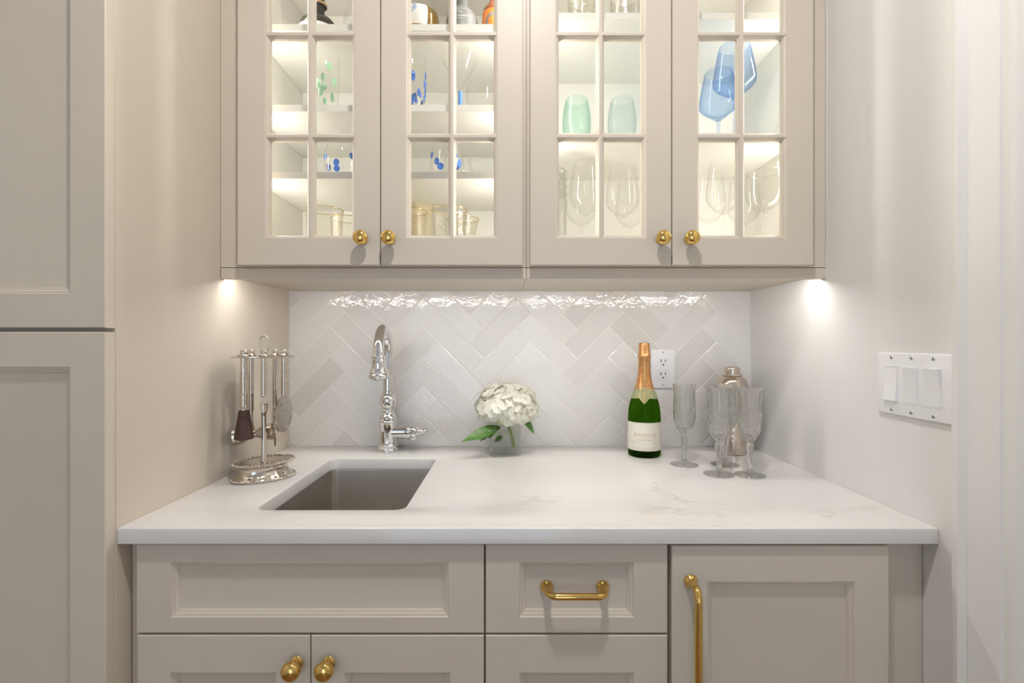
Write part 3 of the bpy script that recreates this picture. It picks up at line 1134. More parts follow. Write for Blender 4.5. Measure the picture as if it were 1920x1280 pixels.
# ------------------------------------------------------------------ faucet
def faucet():
    fxx, fd = (727.5 - 955) / FPX * 1.424, 1.424
    t = thing('faucet', 'polished chrome gooseneck bar faucet with side handle behind the sink', 'faucet', (fxx, fd - CAMD, ZC))
    pr = [(0, 0), (0.0292, 0), (0.0298, 0.003), (0.0292, 0.009), (0.0272, 0.0105), (0.0272, 0.0125), (0.0282, 0.0145), (0.0282, 0.0185), (0.0262, 0.0200),
          (0.0252, 0.030), (0.0243, 0.055), (0.0240, 0.080), (0.0250, 0.0815), (0.0258, 0.0835), (0.0262, 0.086), (0.0256, 0.0885), (0.0240, 0.0895), (0.0240, 0.0920), (0.0252, 0.0935),
          (0.0246, 0.0985), (0.0205, 0.1045), (0.0172, 0.110), (0.0160, 0.116), (0.0165, 0.1185), (0.0188, 0.1205), (0.0190, 0.1235), (0.0168, 0.1255), (0.0185, 0.1275),
          (0.0222, 0.1335), (0.0240, 0.1415), (0.0242, 0.1475), (0.0225, 0.1555), (0.0190, 0.1615), (0.0165, 0.1645), (0.0168, 0.1660), (0.0182, 0.1670), (0.0184, 0.1720), (0.0165, 0.1735), (0.0135, 0.1745), (0.0132, 0.18), (0, 0.18)]
    lobj('body', lathe_bm(pr, 40), CHROME, t, 50)
    # gooseneck
    zc, r = 0.2795, 0.0690
    pts = [(0, 0, 0.172)] + [(0, 0, 0.18 + (zc - 0.18) * k / 4) for k in range(0, 5)]
    for k in range(1, 17):
        a = PI * k / 16
        pts.append((0.009 * (1 - math.cos(a)) / 2, -r + r * math.cos(a), zc + r * math.sin(a)))
    pts.append((0.009, -2 * r - 0.001, zc - 0.006))
    lobj('spout', tube_bm(pts, 0.0142, 24), CHROME, t, 60)
    # spray head, bell shaped, hanging from the spout
    hp = [(0.0131, 0.000), (0.0165, 0.000), (0.0175, -0.002), (0.0175, -0.005), (0.0160, -0.0065), (0.0160, -0.008), (0.0172, -0.0095), (0.0176, -0.0125), (0.0165, -0.014),
          (0.0172, -0.020), (0.0176, -0.028), (0.0190, -0.035), (0.0215, -0.0405), (0.0228, -0.0425), (0.0228, -0.0450), (0.0218, -0.0465), (0.0236, -0.0490), (0.0252, -0.0525),
          (0.0254, -0.0560), (0.0240, -0.0590), (0.0222, -0.0605), (0.0210, -0.0600), (0.0, -0.0595)]
    h = lobj('spray_head', lathe_bm([(r * 1.07, z) for r, z in hp], 36), CHROME, t, 50, (0.009, -2 * r, zc - 0.001), (R(6), 0, 0))
    lobj('spray_face', lathe_bm([(0, -0.0597), (0.0200, -0.0602), (0.0195, -0.0625), (0, -0.0640)], 32), DARKGAP, h)
    # handle to the right: stub, collar, vase-shaped lever end
    hpz = 0.0555
    sp = [(0, 0.010), (0.0205, 0.010), (0.0203, 0.022), (0.0195, 0.030), (0.0190, 0.052), (0.0192, 0.0555), (0.0212, 0.0565), (0.0216, 0.0585), (0.0212, 0.061), (0.0195, 0.0620),
          (0.0185, 0.0635), (0.0188, 0.0660), (0.0196, 0.070), (0.0192, 0.0760), (0.0165, 0.0815), (0.0125, 0.0855), (0.0100, 0.0880), (0.0098, 0.0905), (0.0110, 0.0920),
          (0.0112, 0.0945), (0.0095, 0.0965), (0.0085, 0.0985), (0.0092, 0.1010), (0.0115, 0.1035), (0.0120, 0.1075), (0.0105, 0.1100), (0.0060, 0.1115), (0, 0.1118)]
    hd = lobj('handle', lathe_bm(sp, 32, axis=(1, 0.02, 0.0)), CHROME, t, 50, (0, 0, hpz))
    bm = bmesh.new()
    add_tube(bm, [(0.074, -0.012, 0.0), (0.076, -0.024, -0.004), (0.079, -0.036, -0.007)], [0.0072, 0.0064, 0.0078], 16)
    add_lathe(bm, [(0, 0), (0.0080, 0.0), (0.0094, 0.004), (0.0094, 0.007), (0.006, 0.0105), (0, 0.0115)], 16, center=(0.0785, -0.034, -0.0065), axis=(0.22, -0.95, -0.22))
    bmesh.ops.recalc_face_normals(bm, faces=bm.faces)
    lobj('lever', bm, CHROME, hd, 50)


faucet()


# ------------------------------------------------------------------ bar tool stand and its tools
SXC, SYC = -0.566, 1.146 - CAMD
RT = R(45)


def stand():
    t = thing('bar_tool_stand', 'hammered nickel bar tool stand with oval foot and top loop', 'tool stand', (SXC, SYC, ZC), RT)
    A, B = 0.069, 0.053
    ell = lambda s, z: (s, z)
    pr = [(0, 0), (0.97, 0), (0.985, 0.003), (0.96, 0.006), (0.90, 0.0085), (0.80, 0.0150), (0.755, 0.0220), (0.775, 0.0290), (0.85, 0.0350), (0.94, 0.0380), (0.955, 0.0392), (0.93, 0.0400), (0.5, 0.0396), (0, 0.0395)]
    lobj('base', lathe_bm(pr, 48, sx=A, sy=B), HAMMER, t, 50)
    # rope borders
    for zz, s in ((0.0035, 0.985), (0.0390, 0.965)):
        bm = bmesh.new()
        n = 60
        for k in range(n):
            a0 = 2 * PI * k / n
            p = Vector((A * s * math.cos(a0), B * s * math.sin(a0), zz))
            q = Vector((-A * s * math.sin(a0), B * s * math.cos(a0), 0)).normalized()
            up = Vector((0, 0, 1))
            ax_ = (q * 0.8 + up * 0.6).normalized()
            add_lathe(bm, [(0, -0.0042), (0.0020, -0.0028), (0.0026, 0), (0.0020, 0.0028), (0, 0.0042)], 8, center=p, axis=ax_)
        bmesh.ops.recalc_face_normals(bm, faces=bm.faces)
        lobj('rope_border', bm, NICKEL, t, 60)
    lobj('pole', lathe_bm([(0, 0.0396), (0.0075, 0.0396), (0.0072, 0.043), (0.0056, 0.046), (0.0056, 0.276), (0.0090, 0.277), (0.0090, 0.279), (0, 0.279)], 20), NICKEL, t, 50)
    lobj('rack', lathe_bm([(0, 0.2765), (0.97, 0.2765), (1.0, 0.2775), (1.0, 0.2795), (0.97, 0.2805), (0, 0.2805)], 48, sx=0.068, sy=0.056), HAMMER, t, 50)
    bm = bmesh.new()
    pts = []
    for k in range(25):
        a = 2 * PI * k / 24
        w = math.sin(a) * 0.0085 * (0.55 + 0.45 * (1 - math.cos(a)) / 2 * 1.4)
        pts.append((w * 0.9, -w * 0.9, 0.2800 + 0.0235 - 0.0235 * math.cos(a)))
    add_tube(bm, pts[1:-1], [0.0018 + 0.0004 * (k % 2) for k in range(len(pts) - 2)], 8)
    bmesh.ops.recalc_face_normals(bm, faces=bm.faces)
    lobj('top_loop', bm, NICKEL, t, 60)


stand()
ZRK = 0.2808   # top of the rack above the counter


def tool(name, label, cat, x, d, hr, hbot, group='bar tools hanging on the nickel stand'):
    """a tool with a hammered tubular handle, hung by its collar; origin at the handle's lower end"""
    t = thing(name, label, cat, (x, d - CAMD, hbot))
    top = ZC + ZRK - hbot
    pr = [(0, 0), (hr * 0.96, 0), (hr, 0.003), (hr, top - 0.002), (hr, top)]
    lobj('handle', lathe_bm(pr + [(0, top)], 20), HAMMER, t, 50)
    pr = [(hr, 0.0), (hr * 1.65, 0.0), (hr * 1.75, 0.0016), (hr * 1.6, 0.003), (hr * 1.2, 0.004), (hr * 1.0, 0.0052), (hr * 1.05, 0.0062), (hr * 1.05, 0.0125), (hr * 0.95, 0.0135), (0, 0.0137)]
    lobj('collar', lathe_bm([(0, 0)] + pr, 20), NICKEL, t, 50, (0, 0, top))
    return t


m = tool('muddler', 'cocktail muddler with dark wooden tapered head and hammered handle', 'muddler', -0.591, 1.107, 0.0080, 1.0745)
lobj('head', lathe_bm([(0, -0.0640), (0.0185, -0.0640), (0.0205, -0.0625), (0.0203, -0.0600), (0.0108, 0.0), (0, 0.0)], 28), WALNUT, m, 50)['label'] = 'dark brown wooden head'

j = tool('jigger', 'double-ended nickel jigger lying sideways below its hammered handle', 'jigger', -0.610, 1.175, 0.0060, 1.064)
jr = [(0, 0.004), (0.0085, 0.004), (0.0100, 0.008), (0.0165, 0.019), (0.0200, 0.031), (0.0205, 0.042), (0.0193, 0.042), (0.0188, 0.031), (0.0155, 0.020), (0.0080, 0.008), (0, 0.007)]
bm = bmesh.new()
add_lathe(bm, jr, 32, axis=(1, 0.25, 0.12))
add_lathe(bm, [(r * 1.06, z) for r, z in jr], 32, axis=(-1, -0.25, -0.12))
add_lathe(bm, [(0, -0.005), (0.0090, -0.005), (0.0095, 0), (0.0090, 0.005), (0, 0.005)], 24, axis=(1, 0.25, 0.12))
bmesh.ops.recalc_face_normals(bm, faces=bm.faces)
lobj('cups', bm, NICKEL, j, 50, (0.006, 0.0, -0.0545))
lobj('neck', tube_bm([(0, 0, 0.002), (0.001, 0, -0.020), (0.005, 0, -0.046)], [0.0042, 0.0030, 0.0042], 12), NICKEL, j)

o_ = tool('bottle_opener', 'nickel bottle opener with a small looped end on a hammered handle', 'bottle opener', -0.549, 1.112, 0.0064, 1.106)
bm = bmesh.new()
n = 28
ringo, ringi = [], []
for k in range(n):
    a = 2 * PI * k / n
    w = 0.0125 * math.sin(a) * (1.0 if math.cos(a) < 0 else (1 - 0.55 * math.cos(a) ** 2))
    ringo.append((w, -0.0215 + 0.0235 * math.cos(a)))
    ringi.append((0.0075 * math.sin(a), -0.0275 + 0.0100 * math.cos(a)))
for y0, y1 in ((-0.0016, 0.0016),):
    v = {}
    for nm, rg in (('o', ringo), ('i', ringi)):
        for s, y in (('a', y0), ('b', y1)):
            v[nm + s] = [bm.verts.new((x, y, z)) for x, z in rg]
    bridge(bm, v['oa'], v['ob'])
    bridge(bm, v['ia'], v['ib'])
    bridge(bm, v['oa'], v['ia'])
    bridge(bm, v['ob'], v['ib'])
bmesh.ops.recalc_face_normals(bm, faces=bm.faces)
lobj('head', bm, NICKEL, o_, 40, (0, 0, 0), (0, 0, R(83)))

k_ = tool('bar_knife', 'small bar knife with narrow steel blade hanging behind the strainer', 'knife', -0.569, 1.208, 0.0062, 1.070)
bm = prism_bm([(-0.0055, 0.002), (0.0055, 0.002), (0.0062, -0.040), (0.0055, -0.080), (0.0015, -0.096), (-0.0015, -0.097), (-0.0050, -0.070)], -0.0008, 0.0008, 0.0003)
bmesh.ops.rotate(bm, verts=bm.verts, cent=(0, 0, 0), matrix=Matrix.Rotation(R(90), 3, 'X'))
lobj('blade', bm, NICKEL, k_, 30, (0, 0, 0), (0, 0, R(62)))

s_ = tool('cocktail_strainer', 'round perforated cocktail strainer with coiled spring rim', 'strainer', -0.534, 1.178, 0.0062, 1.100)
bm = bmesh.new()
RS = 0.0435


def perforated_disc(bm, R0, t, holes):
    """disc in the yz plane with real holes, as a polar grid whose hole cells are left open"""
    nr, na = 14, 64
    rows = []
    for side in (0, 1):
        rr = []
        for i in range(nr + 1):
            r = R0 * i / nr
            rr.append([bm.verts.new(((0.5 - side) * t, r * math.cos(2 * PI * k / na), r * math.sin(2 * PI * k / na))) for k in range(na)] if i else [bm.verts.new(((0.5 - side) * t, 0, 0))])
        rows.append(rr)

    def is_hole(i, k):
        return (i, k % na) in holes

    for i in range(nr):
        for k in range(na):
            k2 = (k + 1) % na
            if is_hole(i, k):
                for (p, q, nb) in (((i, k), (i + 1, k), (i, k - 1)), ((i + 1, k), (i + 1, k2), (i + 1, k)), ((i + 1, k2), (i, k2), (i, k + 1)), ((i, k2), (i, k), (i - 1, k))):
                    if is_hole(*nb):
                        continue
                    bm.faces.new((rows[0][p[0]][p[1]], rows[0][q[0]][q[1]], rows[1][q[0]][q[1]], rows[1][p[0]][p[1]]))
                continue
            for side in (0, 1):
                g = rows[side]
                if i == 0:
                    f = (g[0][0], g[1][k], g[1][k2])
                else:
                    f = (g[i][k], g[i + 1][k], g[i + 1][k2], g[i][k2])
                bm.faces.new(f)
    for k in range(na):
        k2 = (k + 1) % na
        bm.faces.new((rows[0][nr][k], rows[0][nr][k2], rows[1][nr][k2], rows[1][nr][k]))


holes = set()
for a in range(6):
    kk = int(a * 64 / 6) + 3
    holes |= {(4, kk % 64), (4, (kk + 1) % 64), (4, (kk + 2) % 64)}
for kk in list(range(50, 63)) + list(range(36, 47)):
    holes.add((11, kk))
for kk in (10, 11, 22, 23):
    holes.add((9, kk))
perforated_disc(bm, RS, 0.0016, holes)
bmesh.ops.recalc_face_normals(bm, faces=bm.faces)
sd = lobj('disc', bm, NICKEL, s_, 30, (0.003, -0.006, -0.0425))
pts = []
for k in range(0, 44 * 8):
    u = k / (44 * 8)
    a = R(35) - R(250) * u
    q = 2 * PI * 44 * u
    rr = RS * 0.86 + 0.0042 * math.cos(q)
    pts.append((-0.0068 + 0.0042 * math.sin(q), rr * math.cos(a), rr * math.sin(a)))
lobj('spring', tube_bm(pts, 0.0007, 5), NICKEL, sd, 60)
lobj('tab', box_bm(-0.001, 0.001, -0.006, 0.006, -0.006, 0.004, 0.0004, 1), NICKEL, s_)


# ------------------------------------------------------------------ vase and hydrangea
VRZ = R(15)
VX, VD = -0.0176, 1.389
vase = thing('glass_vase', 'square clear glass vase filled with water holding the hydrangea', 'vase', (VX, VD - CAMD, ZC + 0.0006), VRZ)
bm = bmesh.new()
HB = 0.0425


def vring(g, z, r):
    return [bm.verts.new((x, y, z)) for x, y in round_rect(-HB + g, HB - g, -HB + g, HB - g, r, 4)]


rings = [vring(0.002, 0, 0.005), vring(0.0, 0.002, 0.006), vring(0, 0.0855, 0.006), vring(0.001, 0.087, 0.005), vring(0.004, 0.087, 0.004), vring(0.005, 0.0855, 0.004), vring(0.005, 0.013, 0.004), vring(0.008, 0.010, 0.003)]
for a, b in zip(rings, rings[1:]):
    bridge(bm, a, b)
bm.faces.new(list(reversed(rings[0])))
bm.faces.new(rings[-1])
bmesh.ops.recalc_face_normals(bm, faces=bm.faces)
lobj('body', bm, VASEGLASS, vase, 40)
lobj('water', prism_bm(round_rect(-HB + 0.0054, HB - 0.0054, -HB + 0.0054, HB - 0.0054, 0.0035, 4), 0.0105, 0.062), WATER, vase, 40)

hyd = thing('hydrangea', 'creamy white hydrangea bloom with green leaves in a glass vase', 'flower', (VX, VD - CAMD, ZC + 0.015))
rng = random.Random(11)
bm = bmesh.new()


def petal(bm, ang, L, W, lift, mi):
    """broad rounded petal growing from the floret's middle, cupped upwards"""
    rows = [(0.06, 0.10, 0.0), (0.30, 0.62, 0.02), (0.58, 0.98, 0.10), (0.82, 0.88, 0.16), (0.97, 0.50, 0.14), (1.0, 0.0, 0.11)]
    ca, sa = math.cos(ang), math.sin(ang)
    prev = None
    for s, w, h in rows:
        cols = (-1, -0.5, 0, 0.5, 1) if w > 0 else (0,)
        ring = []
        for c in cols:
            x = L * (s - 0.05 * abs(c) * w)
            y = W * w * c
            z = L * (h * lift + 0.10 * c * c * w * lift + 0.02)
            ring.append(bm.verts.new((x * ca - y * sa, x * sa + y * ca, z)))
        if prev:
            if len(ring) == 1:
                for k in range(4):
                    bm.faces.new((prev[k], prev[k + 1], ring[0])).material_index = mi
            else:
                for k in range(4):
                    bm.faces.new((prev[k], prev[k + 1], ring[k + 1], ring[k])).material_index = mi
        prev = ring


floret_meshes = []
for v in range(4):
    bm = bmesh.new()
    for k in range(4):
        petal(bm, PI / 2 * k + rng.uniform(-.15, .15), 0.0165 * rng.uniform(0.9, 1.15), 0.0098 * rng.uniform(0.9, 1.12), rng.uniform(0.1, 1.1), 0)
    add_lathe(bm, [(0, -0.001), (0.0014, 0), (0.0017, 0.0012), (0.0010, 0.0024), (0, 0.0028)], 8)
    for f in bm.faces:
        if all((vv.co.x ** 2 + vv.co.y ** 2) < 0.0019 ** 2 for vv in f.verts):
            f.material_index = 1
    floret_meshes.append(to_mesh('floret', bm, [PETAL, EYE], 70))
HC = Vector((0.0115, 1.370 - VD, 1.0480 - ZC - 0.015))
head_r = Vector((0.077, 0.064, 0.058))
cnt = 0
GA = PI * (3 - math.sqrt(5))
NF = 150
for i in range(NF):
    zz = 1 - 1.62 * (i + 0.5) / NF
    rr = math.sqrt(max(0, 1 - zz * zz))
    a = GA * i
    n_ = Vector((rr * math.cos(a), rr * math.sin(a), zz))
    k = rng.uniform(0.86, 1.10)
    p = HC + Vector((n_.x * head_r.x, n_.y * head_r.y, n_.z * head_r.z)) * k
    if zz < -0.2:
        p.z += 0.004
    dirn = (n_ + Vector((rng.uniform(-.45, .45), rng.uniform(-.45, .45), rng.uniform(-.2, .5)))).normalized()
    q = Vector((0, 0, 1)).rotation_difference(dirn)
    o = bpy.data.objects.new('floret', floret_meshes[i % 4])
    C.objects.link(o)
    o.parent = hyd
    o.location = p
    o.rotation_mode = 'QUATERNION'
    from mathutils import Quaternion
    o.rotation_quaternion = q @ Quaternion((0, 0, 1), rng.uniform(0, 6.28))
    s = rng.uniform(0.88, 1.18)
    o.scale = (s, s, s)
bm = bmesh.new()
add_lathe(bm, [(0, -0.9), (0.5, -0.75), (0.78, -0.35), (0.82, 0.1), (0.66, 0.5), (0.35, 0.75), (0, 0.82)], 20, center=(0, 0, 0))
for v in bm.verts:
    v.co = HC + Vector((v.co.x * head_r.x, v.co.y * head_r.y, v.co.z * head_r.z))
lobj('flower_core', bm, plain('flower_core', (0.62, 0.62, 0.40), 0.7, var=0.2, scale=120), hyd, 60)
lobj('stem', tube_bm([(0.030, 0.004, 0.004), (0.026, 0.001, 0.030), (0.018, -0.004, 0.055), (0.012, -0.010, 0.085)], [0.0048, 0.0040, 0.0045, 0.006], 12), STEMM, hyd, 60)


def leaf_bm(L, W, fold=0.35, droop=0.3, curl=0.0, teeth=16):
    bm = bmesh.new()
    n = 2 * teeth
    mid, lef, rig = [], [], []
    for i in range(n + 1):
        s = i / n
        w = W * (math.sin(PI * min(1, s ** 0.8)) ** 0.85) * (1 - 0.25 * s)
        if i % 2:
            w *= 1.09
        z = -droop * L * s * s
        mid.append(bm.verts.new((L * s, 0, z)))
        if 0 < i < n:
            dx = -0.010 * L * (i % 2)
            wav = 0.012 * L * math.sin(s * 9)
            lef.append(bm.verts.new((L * s + dx, w, z + fold * w + wav)))
            rig.append(bm.verts.new((L * s + dx, -w, z + fold * w - wav)))
        else:
            lef.append(mid[-1])
            rig.append(mid[-1])
    for i in range(n):
        for sd_ in (lef, rig):
            vs = [mid[i], mid[i + 1], sd_[i + 1], sd_[i]]
            u = []
            for v in vs:
                if v not in u:
                    u.append(v)
            if len(u) > 2:
                bm.faces.new(u)
    bmesh.ops.recalc_face_normals(bm, faces=bm.faces)
    return bm


def put_leaf(base, tip, W, roll, mat, fold=0.3, droop=0.12):
    base, tip = Vector(base), Vector(tip)
    d = tip - base
    L = d.length
    x = d.normalized()
    f = Vector((roll, -0.75, 0.65))                  # the way the blade faces
    z = (f - f.dot(x) * x).normalized()
    y = z.cross(x)
    M = Matrix((x, y, z)).transposed()
    o = lobj('leaf', leaf_bm(L, W, fold, droop), mat, hyd, 60, base)
    o.rotation_euler = M.to_euler()
    return o


HB0 = Vector((VX, VD - CAMD, ZC + 0.015))
put_leaf(P(938, 800, 1.345) - HB0, P(864, 826, 1.300) - HB0, 0.0190, -0.2, LEAFM, 0.25, 0.06)
put_leaf(P(926, 797, 1.340) - HB0, P(917, 821, 1.318) - HB0, 0.0130, 0.0, LEAFM, 0.2, 0.06)
put_leaf(P(981, 783, 1.365) - HB0, P(1003, 812, 1.340) - HB0, 0.0115, 0.4, LEAFM, 0.2, 0.08)
put_leaf(P(955, 781, 1.345) - HB0, P(972, 791, 1.318) - HB0, 0.0090, 0.2, LEAFM, 0.2, 0.08)
put_leaf(P(920, 804, 1.425) - HB0, P(899, 827, 1.430) - HB0, 0.0130, -0.2, LEAFM, 0.2, 0.08)
put_leaf(P(942, 817, 1.385) - HB0, P(926, 829, 1.375) - HB0, 0.0090, -0.2, LEAFM, 0.2, 0.08)


# ------------------------------------------------------------------ champagne bottle
def interp(prof, z):
    for (z0, r0), (z1, r1) in zip(prof, prof[1:]):
        if z0 <= z <= z1:
            t = (z - z0) / (z1 - z0)
            return r0 + (r1 - r0) * t
    return prof[-1][1]


BOT = [(0.0, 0.0400), (0.0025, 0.0428), (0.007, 0.0441), (0.03, 0.0443), (0.1035, 0.0441), (0.119, 0.0432), (0.134, 0.0414), (0.1485, 0.0380), (0.1635, 0.0330), (0.175, 0.0290), (0.1846, 0.0258),
       (0.197, 0.0222), (0.2085, 0.0197), (0.222, 0.0175), (0.2385, 0.0158), (0.256, 0.0152), (0.268, 0.0150)]


def bottle():
    bx, bd = (1208 - 955) / FPX * 1.375, 1.375
    t = thing('champagne_bottle', 'green sparkling wine bottle with copper foil neck and cream label', 'bottle', (bx, bd - CAMD, ZC), -math.atan2(bx, bd))
    pr = [(0, 0.010), (0.02, 0.006), (0.034, 0.0), (0.0400, 0.0)] + [(r, z) for z, r in BOT[1:]] + [(0.0145, 0.296), (0, 0.296)]
    gb = lobj('glass', lathe_bm(pr, 56), BOTTLEGLASS, t, 60)
    lobj('punt', lathe_bm([(0, 0.012), (0.034, 0.0025), (0.0405, 0.0025), (0.0425, 0.007), (0.0428, 0.0172), (0.040, 0.0185), (0.020, 0.032), (0, 0.038)], 40), BOTTLEGLASS, gb, 50)
    # foil over cork and neck
    fo = [(0, 0.3105), (0.0128, 0.3105), (0.0146, 0.3090), (0.0150, 0.3060), (0.0156, 0.2800), (0.0172, 0.2765), (0.0180, 0.2735), (0.0176, 0.2700), (0.0160, 0.2675)]
    fo += [(interp(BOT, z) + 0.0005, z) for z in (0.262, 0.25, 0.2385, 0.228, 0.2165, 0.2085, 0.197, 0.190, 0.1846, 0.180, 0.174)]

    def crinkle(th, i, r, z):
        return r * (1 + 0.014 * math.sin(9 * th + 40 * z) * (1 if z > 0.268 else 0.15))

    foil = lobj('foil', lathe_bm(fo, 48, mod=crinkle), FOIL, t, 60)

    def wrap(bm, z0, off=0.0008, rot=0.0):
        for v in bm.verts:
            z = z0 + v.co.y
            r = interp(BOT, z) + off + v.co.z
            a = v.co.x / interp(BOT, z0) + rot
            v.co = Vector((r * math.sin(a), -r * math.cos(a), z))
        return bm

    def grid_sheet(z0, z1, a0, a1, off, nz=6, na=28, shape=None):
        bm = bmesh.new()
        g = []
        for i in range(nz + 1):
            row = []
            for k in range(na + 1):
                a = a0 + (a1 - a0) * k / na
                zlo, zhi = (z0, z1) if shape is None else shape(a)
                z = zlo + (zhi - zlo) * i / nz
                r = interp(BOT, z) + off
                row.append(bm.verts.new((r * math.sin(a), -r * math.cos(a), z)))
            g.append(row)
        for i in range(nz):
            for k in range(na):
                bm.faces.new((g[i][k], g[i][k + 1], g[i + 1][k + 1], g[i + 1][k]))
        bmesh.ops.recalc_face_normals(bm, faces=bm.faces)
        bmesh.ops.solidify(bm, geom=list(bm.faces), thickness=-0.0002)
        return bm

    # neck band with its long octagonal badge
    lobj('neck_band', grid_sheet(0.159, 0.1835, -PI, PI, 0.0009, 4, 48, lambda a: (0.1565 + 0.004 * math.cos(a) ** 2, 0.1815 + 0.003 * math.cos(a))), SAGE, t, 50)

    def badge(s, off, mat, name, parent, ringw=None):
        pts = [(-0.0062, 0.0215), (0.0062, 0.0215), (0.0135, 0.0120), (0.0135, -0.0065), (0.0, -0.0235), (-0.0135, -0.0065), (-0.0135, 0.0120)]
        bm = bmesh.new()
        if ringw is None:
            vs = [bm.verts.new((0, 0, 0))]
            N_ = 6
            prev = None
            for q in range(1, N_ + 1):
                ring = [bm.verts.new((x * s * q / N_, y * s * q / N_, 0)) for x, y in pts]
                m_ = len(ring)
                for k in range(m_):
                    if prev is None:
                        bm.faces.new((vs[0], ring[k], ring[(k + 1) % m_]))
                    else:
                        bm.faces.new((prev[k], prev[(k + 1) % m_], ring[(k + 1) % m_], ring[k]))
                prev = ring
        else:
            dens = []
            for k in range(len(pts)):
                a, b = Vector(pts[k]), Vector(pts[(k + 1) % len(pts)])
                dens += [a.lerp(b, q / 5) for q in range(5)]
            ro = [bm.verts.new((p.x * s, p.y * s, 0)) for p in dens]
            ri = [bm.verts.new((p.x * (s - ringw), p.y * (s - ringw), 0)) for p in dens]
            bridge(bm, ro, ri)
        bmesh.ops.subdivide_edges(bm, edges=list(bm.edges), cuts=1, use_grid_fill=True)
        wrap(bm, 0.1685, off)
        bmesh.ops.recalc_face_normals(bm, faces=bm.faces)
        return lobj(name, bm, mat, parent, 60)

    bd_ = badge(1.0, 0.0016, SAGE, 'badge', t)
    badge(0.90, 0.0020, GOLDPRINT, 'badge_border', bd_, 0.045)
    badge(0.80, 0.0020, INKBROWN, 'badge_border', bd_, 0.03)
    # monogram: looping gold scroll with a bunch of grapes beneath
    bm = bmesh.new()

    def curve2(pts, r=0.00055):
        add_tube(bm, [(x, y, 0) for x, y in pts], r, 5)

    curve2([(0.0045 * math.cos(a) + 0.001, 0.0045 * math.sin(a) + 0.002) for a in [2 * PI * k / 18 for k in range(18)]], 0.0006)
    curve2([(0.0, 0.0125), (0.0002, 0.006), (0.0, -0.002), (0.0004, -0.0075)], 0.0006)
    curve2([(-0.0065, 0.004), (-0.004, 0.0065), (-0.001, 0.003), (0.001, -0.001), (0.005, -0.0025), (0.0065, 0.0005)], 0.0006)
    curve2([(-0.003, 0.009), (0.0, 0.0105), (0.003, 0.0085)])
    curve2([(-0.0055, -0.001), (-0.004, -0.004), (-0.001, -0.0035)])
    for gxx, gyy in ((-0.0022, -0.0085), (0, -0.0085), (0.0022, -0.0085), (-0.0011, -0.0105), (0.0011, -0.0105), (0, -0.0125)):
        add_lathe(bm, [(0, -0.0004), (0.0009, 0), (0, 0.0004)], 8, center=(gxx, gyy, 0))
    wrap(bm, 0.1690, 0.0022)
    lobj('monogram', bm, GOLDPRINT, bd_, 60)
    # gold script running up the foil
    bm = text_bm('Schramsberg', 0.0135, 0.25)
    for v in bm.verts:
        x, y = v.co.x, v.co.y
        v.co = Vector((-y * 0.9, x * 0.56, 0))
    wrap(bm, 0.214, 0.0014)
    lobj('foil_lettering', bm, GOLDPRINT, foil, 0)
    # main label, its frame lines and print
    RA = 1.36
    lab = lobj('label', grid_sheet(0.0196, 0.0956, -RA, RA, 0.0008, 4, 40), LABEL, t, 60)
    for z0, z1 in ((0.0216, 0.0220), (0.0930, 0.0934)):
        lobj('border_line', grid_sheet(z0, z1, -RA + 0.06, RA - 0.06, 0.0012, 1, 36), INKGREY, lab, 60)
    ink = lobj('lettering', wrap(script_bm('Schramsberg', 0.0175, 0.32, 0.060), 0.0640, 0.0012), INKBROWN, lab, 0)
    bm = bmesh.new()
    add_tube(bm, [(-0.022, 0.003, 0), (-0.025, 0.0, 0), (-0.027, -0.005, 0), (-0.024, -0.006, 0), (-0.022, -0.003, 0)], 0.00035, 5)
    add_tube(bm, [(0.0275, 0.001, 0), (0.029, -0.003, 0), (0.026, -0.0065, 0), (0.030, -0.0068, 0)], 0.00035, 5)
    add_tube(bm, [(-0.006, -0.0075, 0), (0.0, -0.008, 0), (0.006, -0.0075, 0)], 0.00025, 5)
    lobj('flourish', wrap(bm, 0.0640, 0.0011), INKBROWN, lab, 0)
    lobj('lettering', wrap(text_bm('BLANC DE BLANCS', 0.0042), 0.0490, 0.0012), INKGREY, lab, 0)

    def fine_print(x0, x1, y, mat, seed):
        rg = random.Random(seed)
        bm = bmesh.new()
        x = x0
        while x < x1:
            w = rg.uniform(0.0006, 0.0014)
            vs = [bm.verts.new(p) for p in ((x, y, 0), (x + w, y, 0), (x + w, y + rg.uniform(.0007, .0011), 0), (x, y + .0009, 0))]
            bm.faces.new(vs)
            x += w + rg.choice((0.0004, 0.0004, 0.0012))
        lobj('fine_print', wrap(bm, 0.0440, 0.0012), mat, lab, 0)

    fine_print(-0.0370, -0.0270, 0.0010, INKGREY, 1)
    fine_print(-0.0370, -0.0200, -0.0040, INKGREY, 2)
    fine_print(0.0300, 0.0370, 0.0010, INKGREY, 3)
    fine_print(0.0210, 0.0370, -0.0040, INKGREY, 4)
    fine_print(-0.0330, 0.0330, -0.0155, INKPALE, 5)
    fine_print(-0.0350, 0.0350, -0.0175, INKPALE, 6)


bottle()


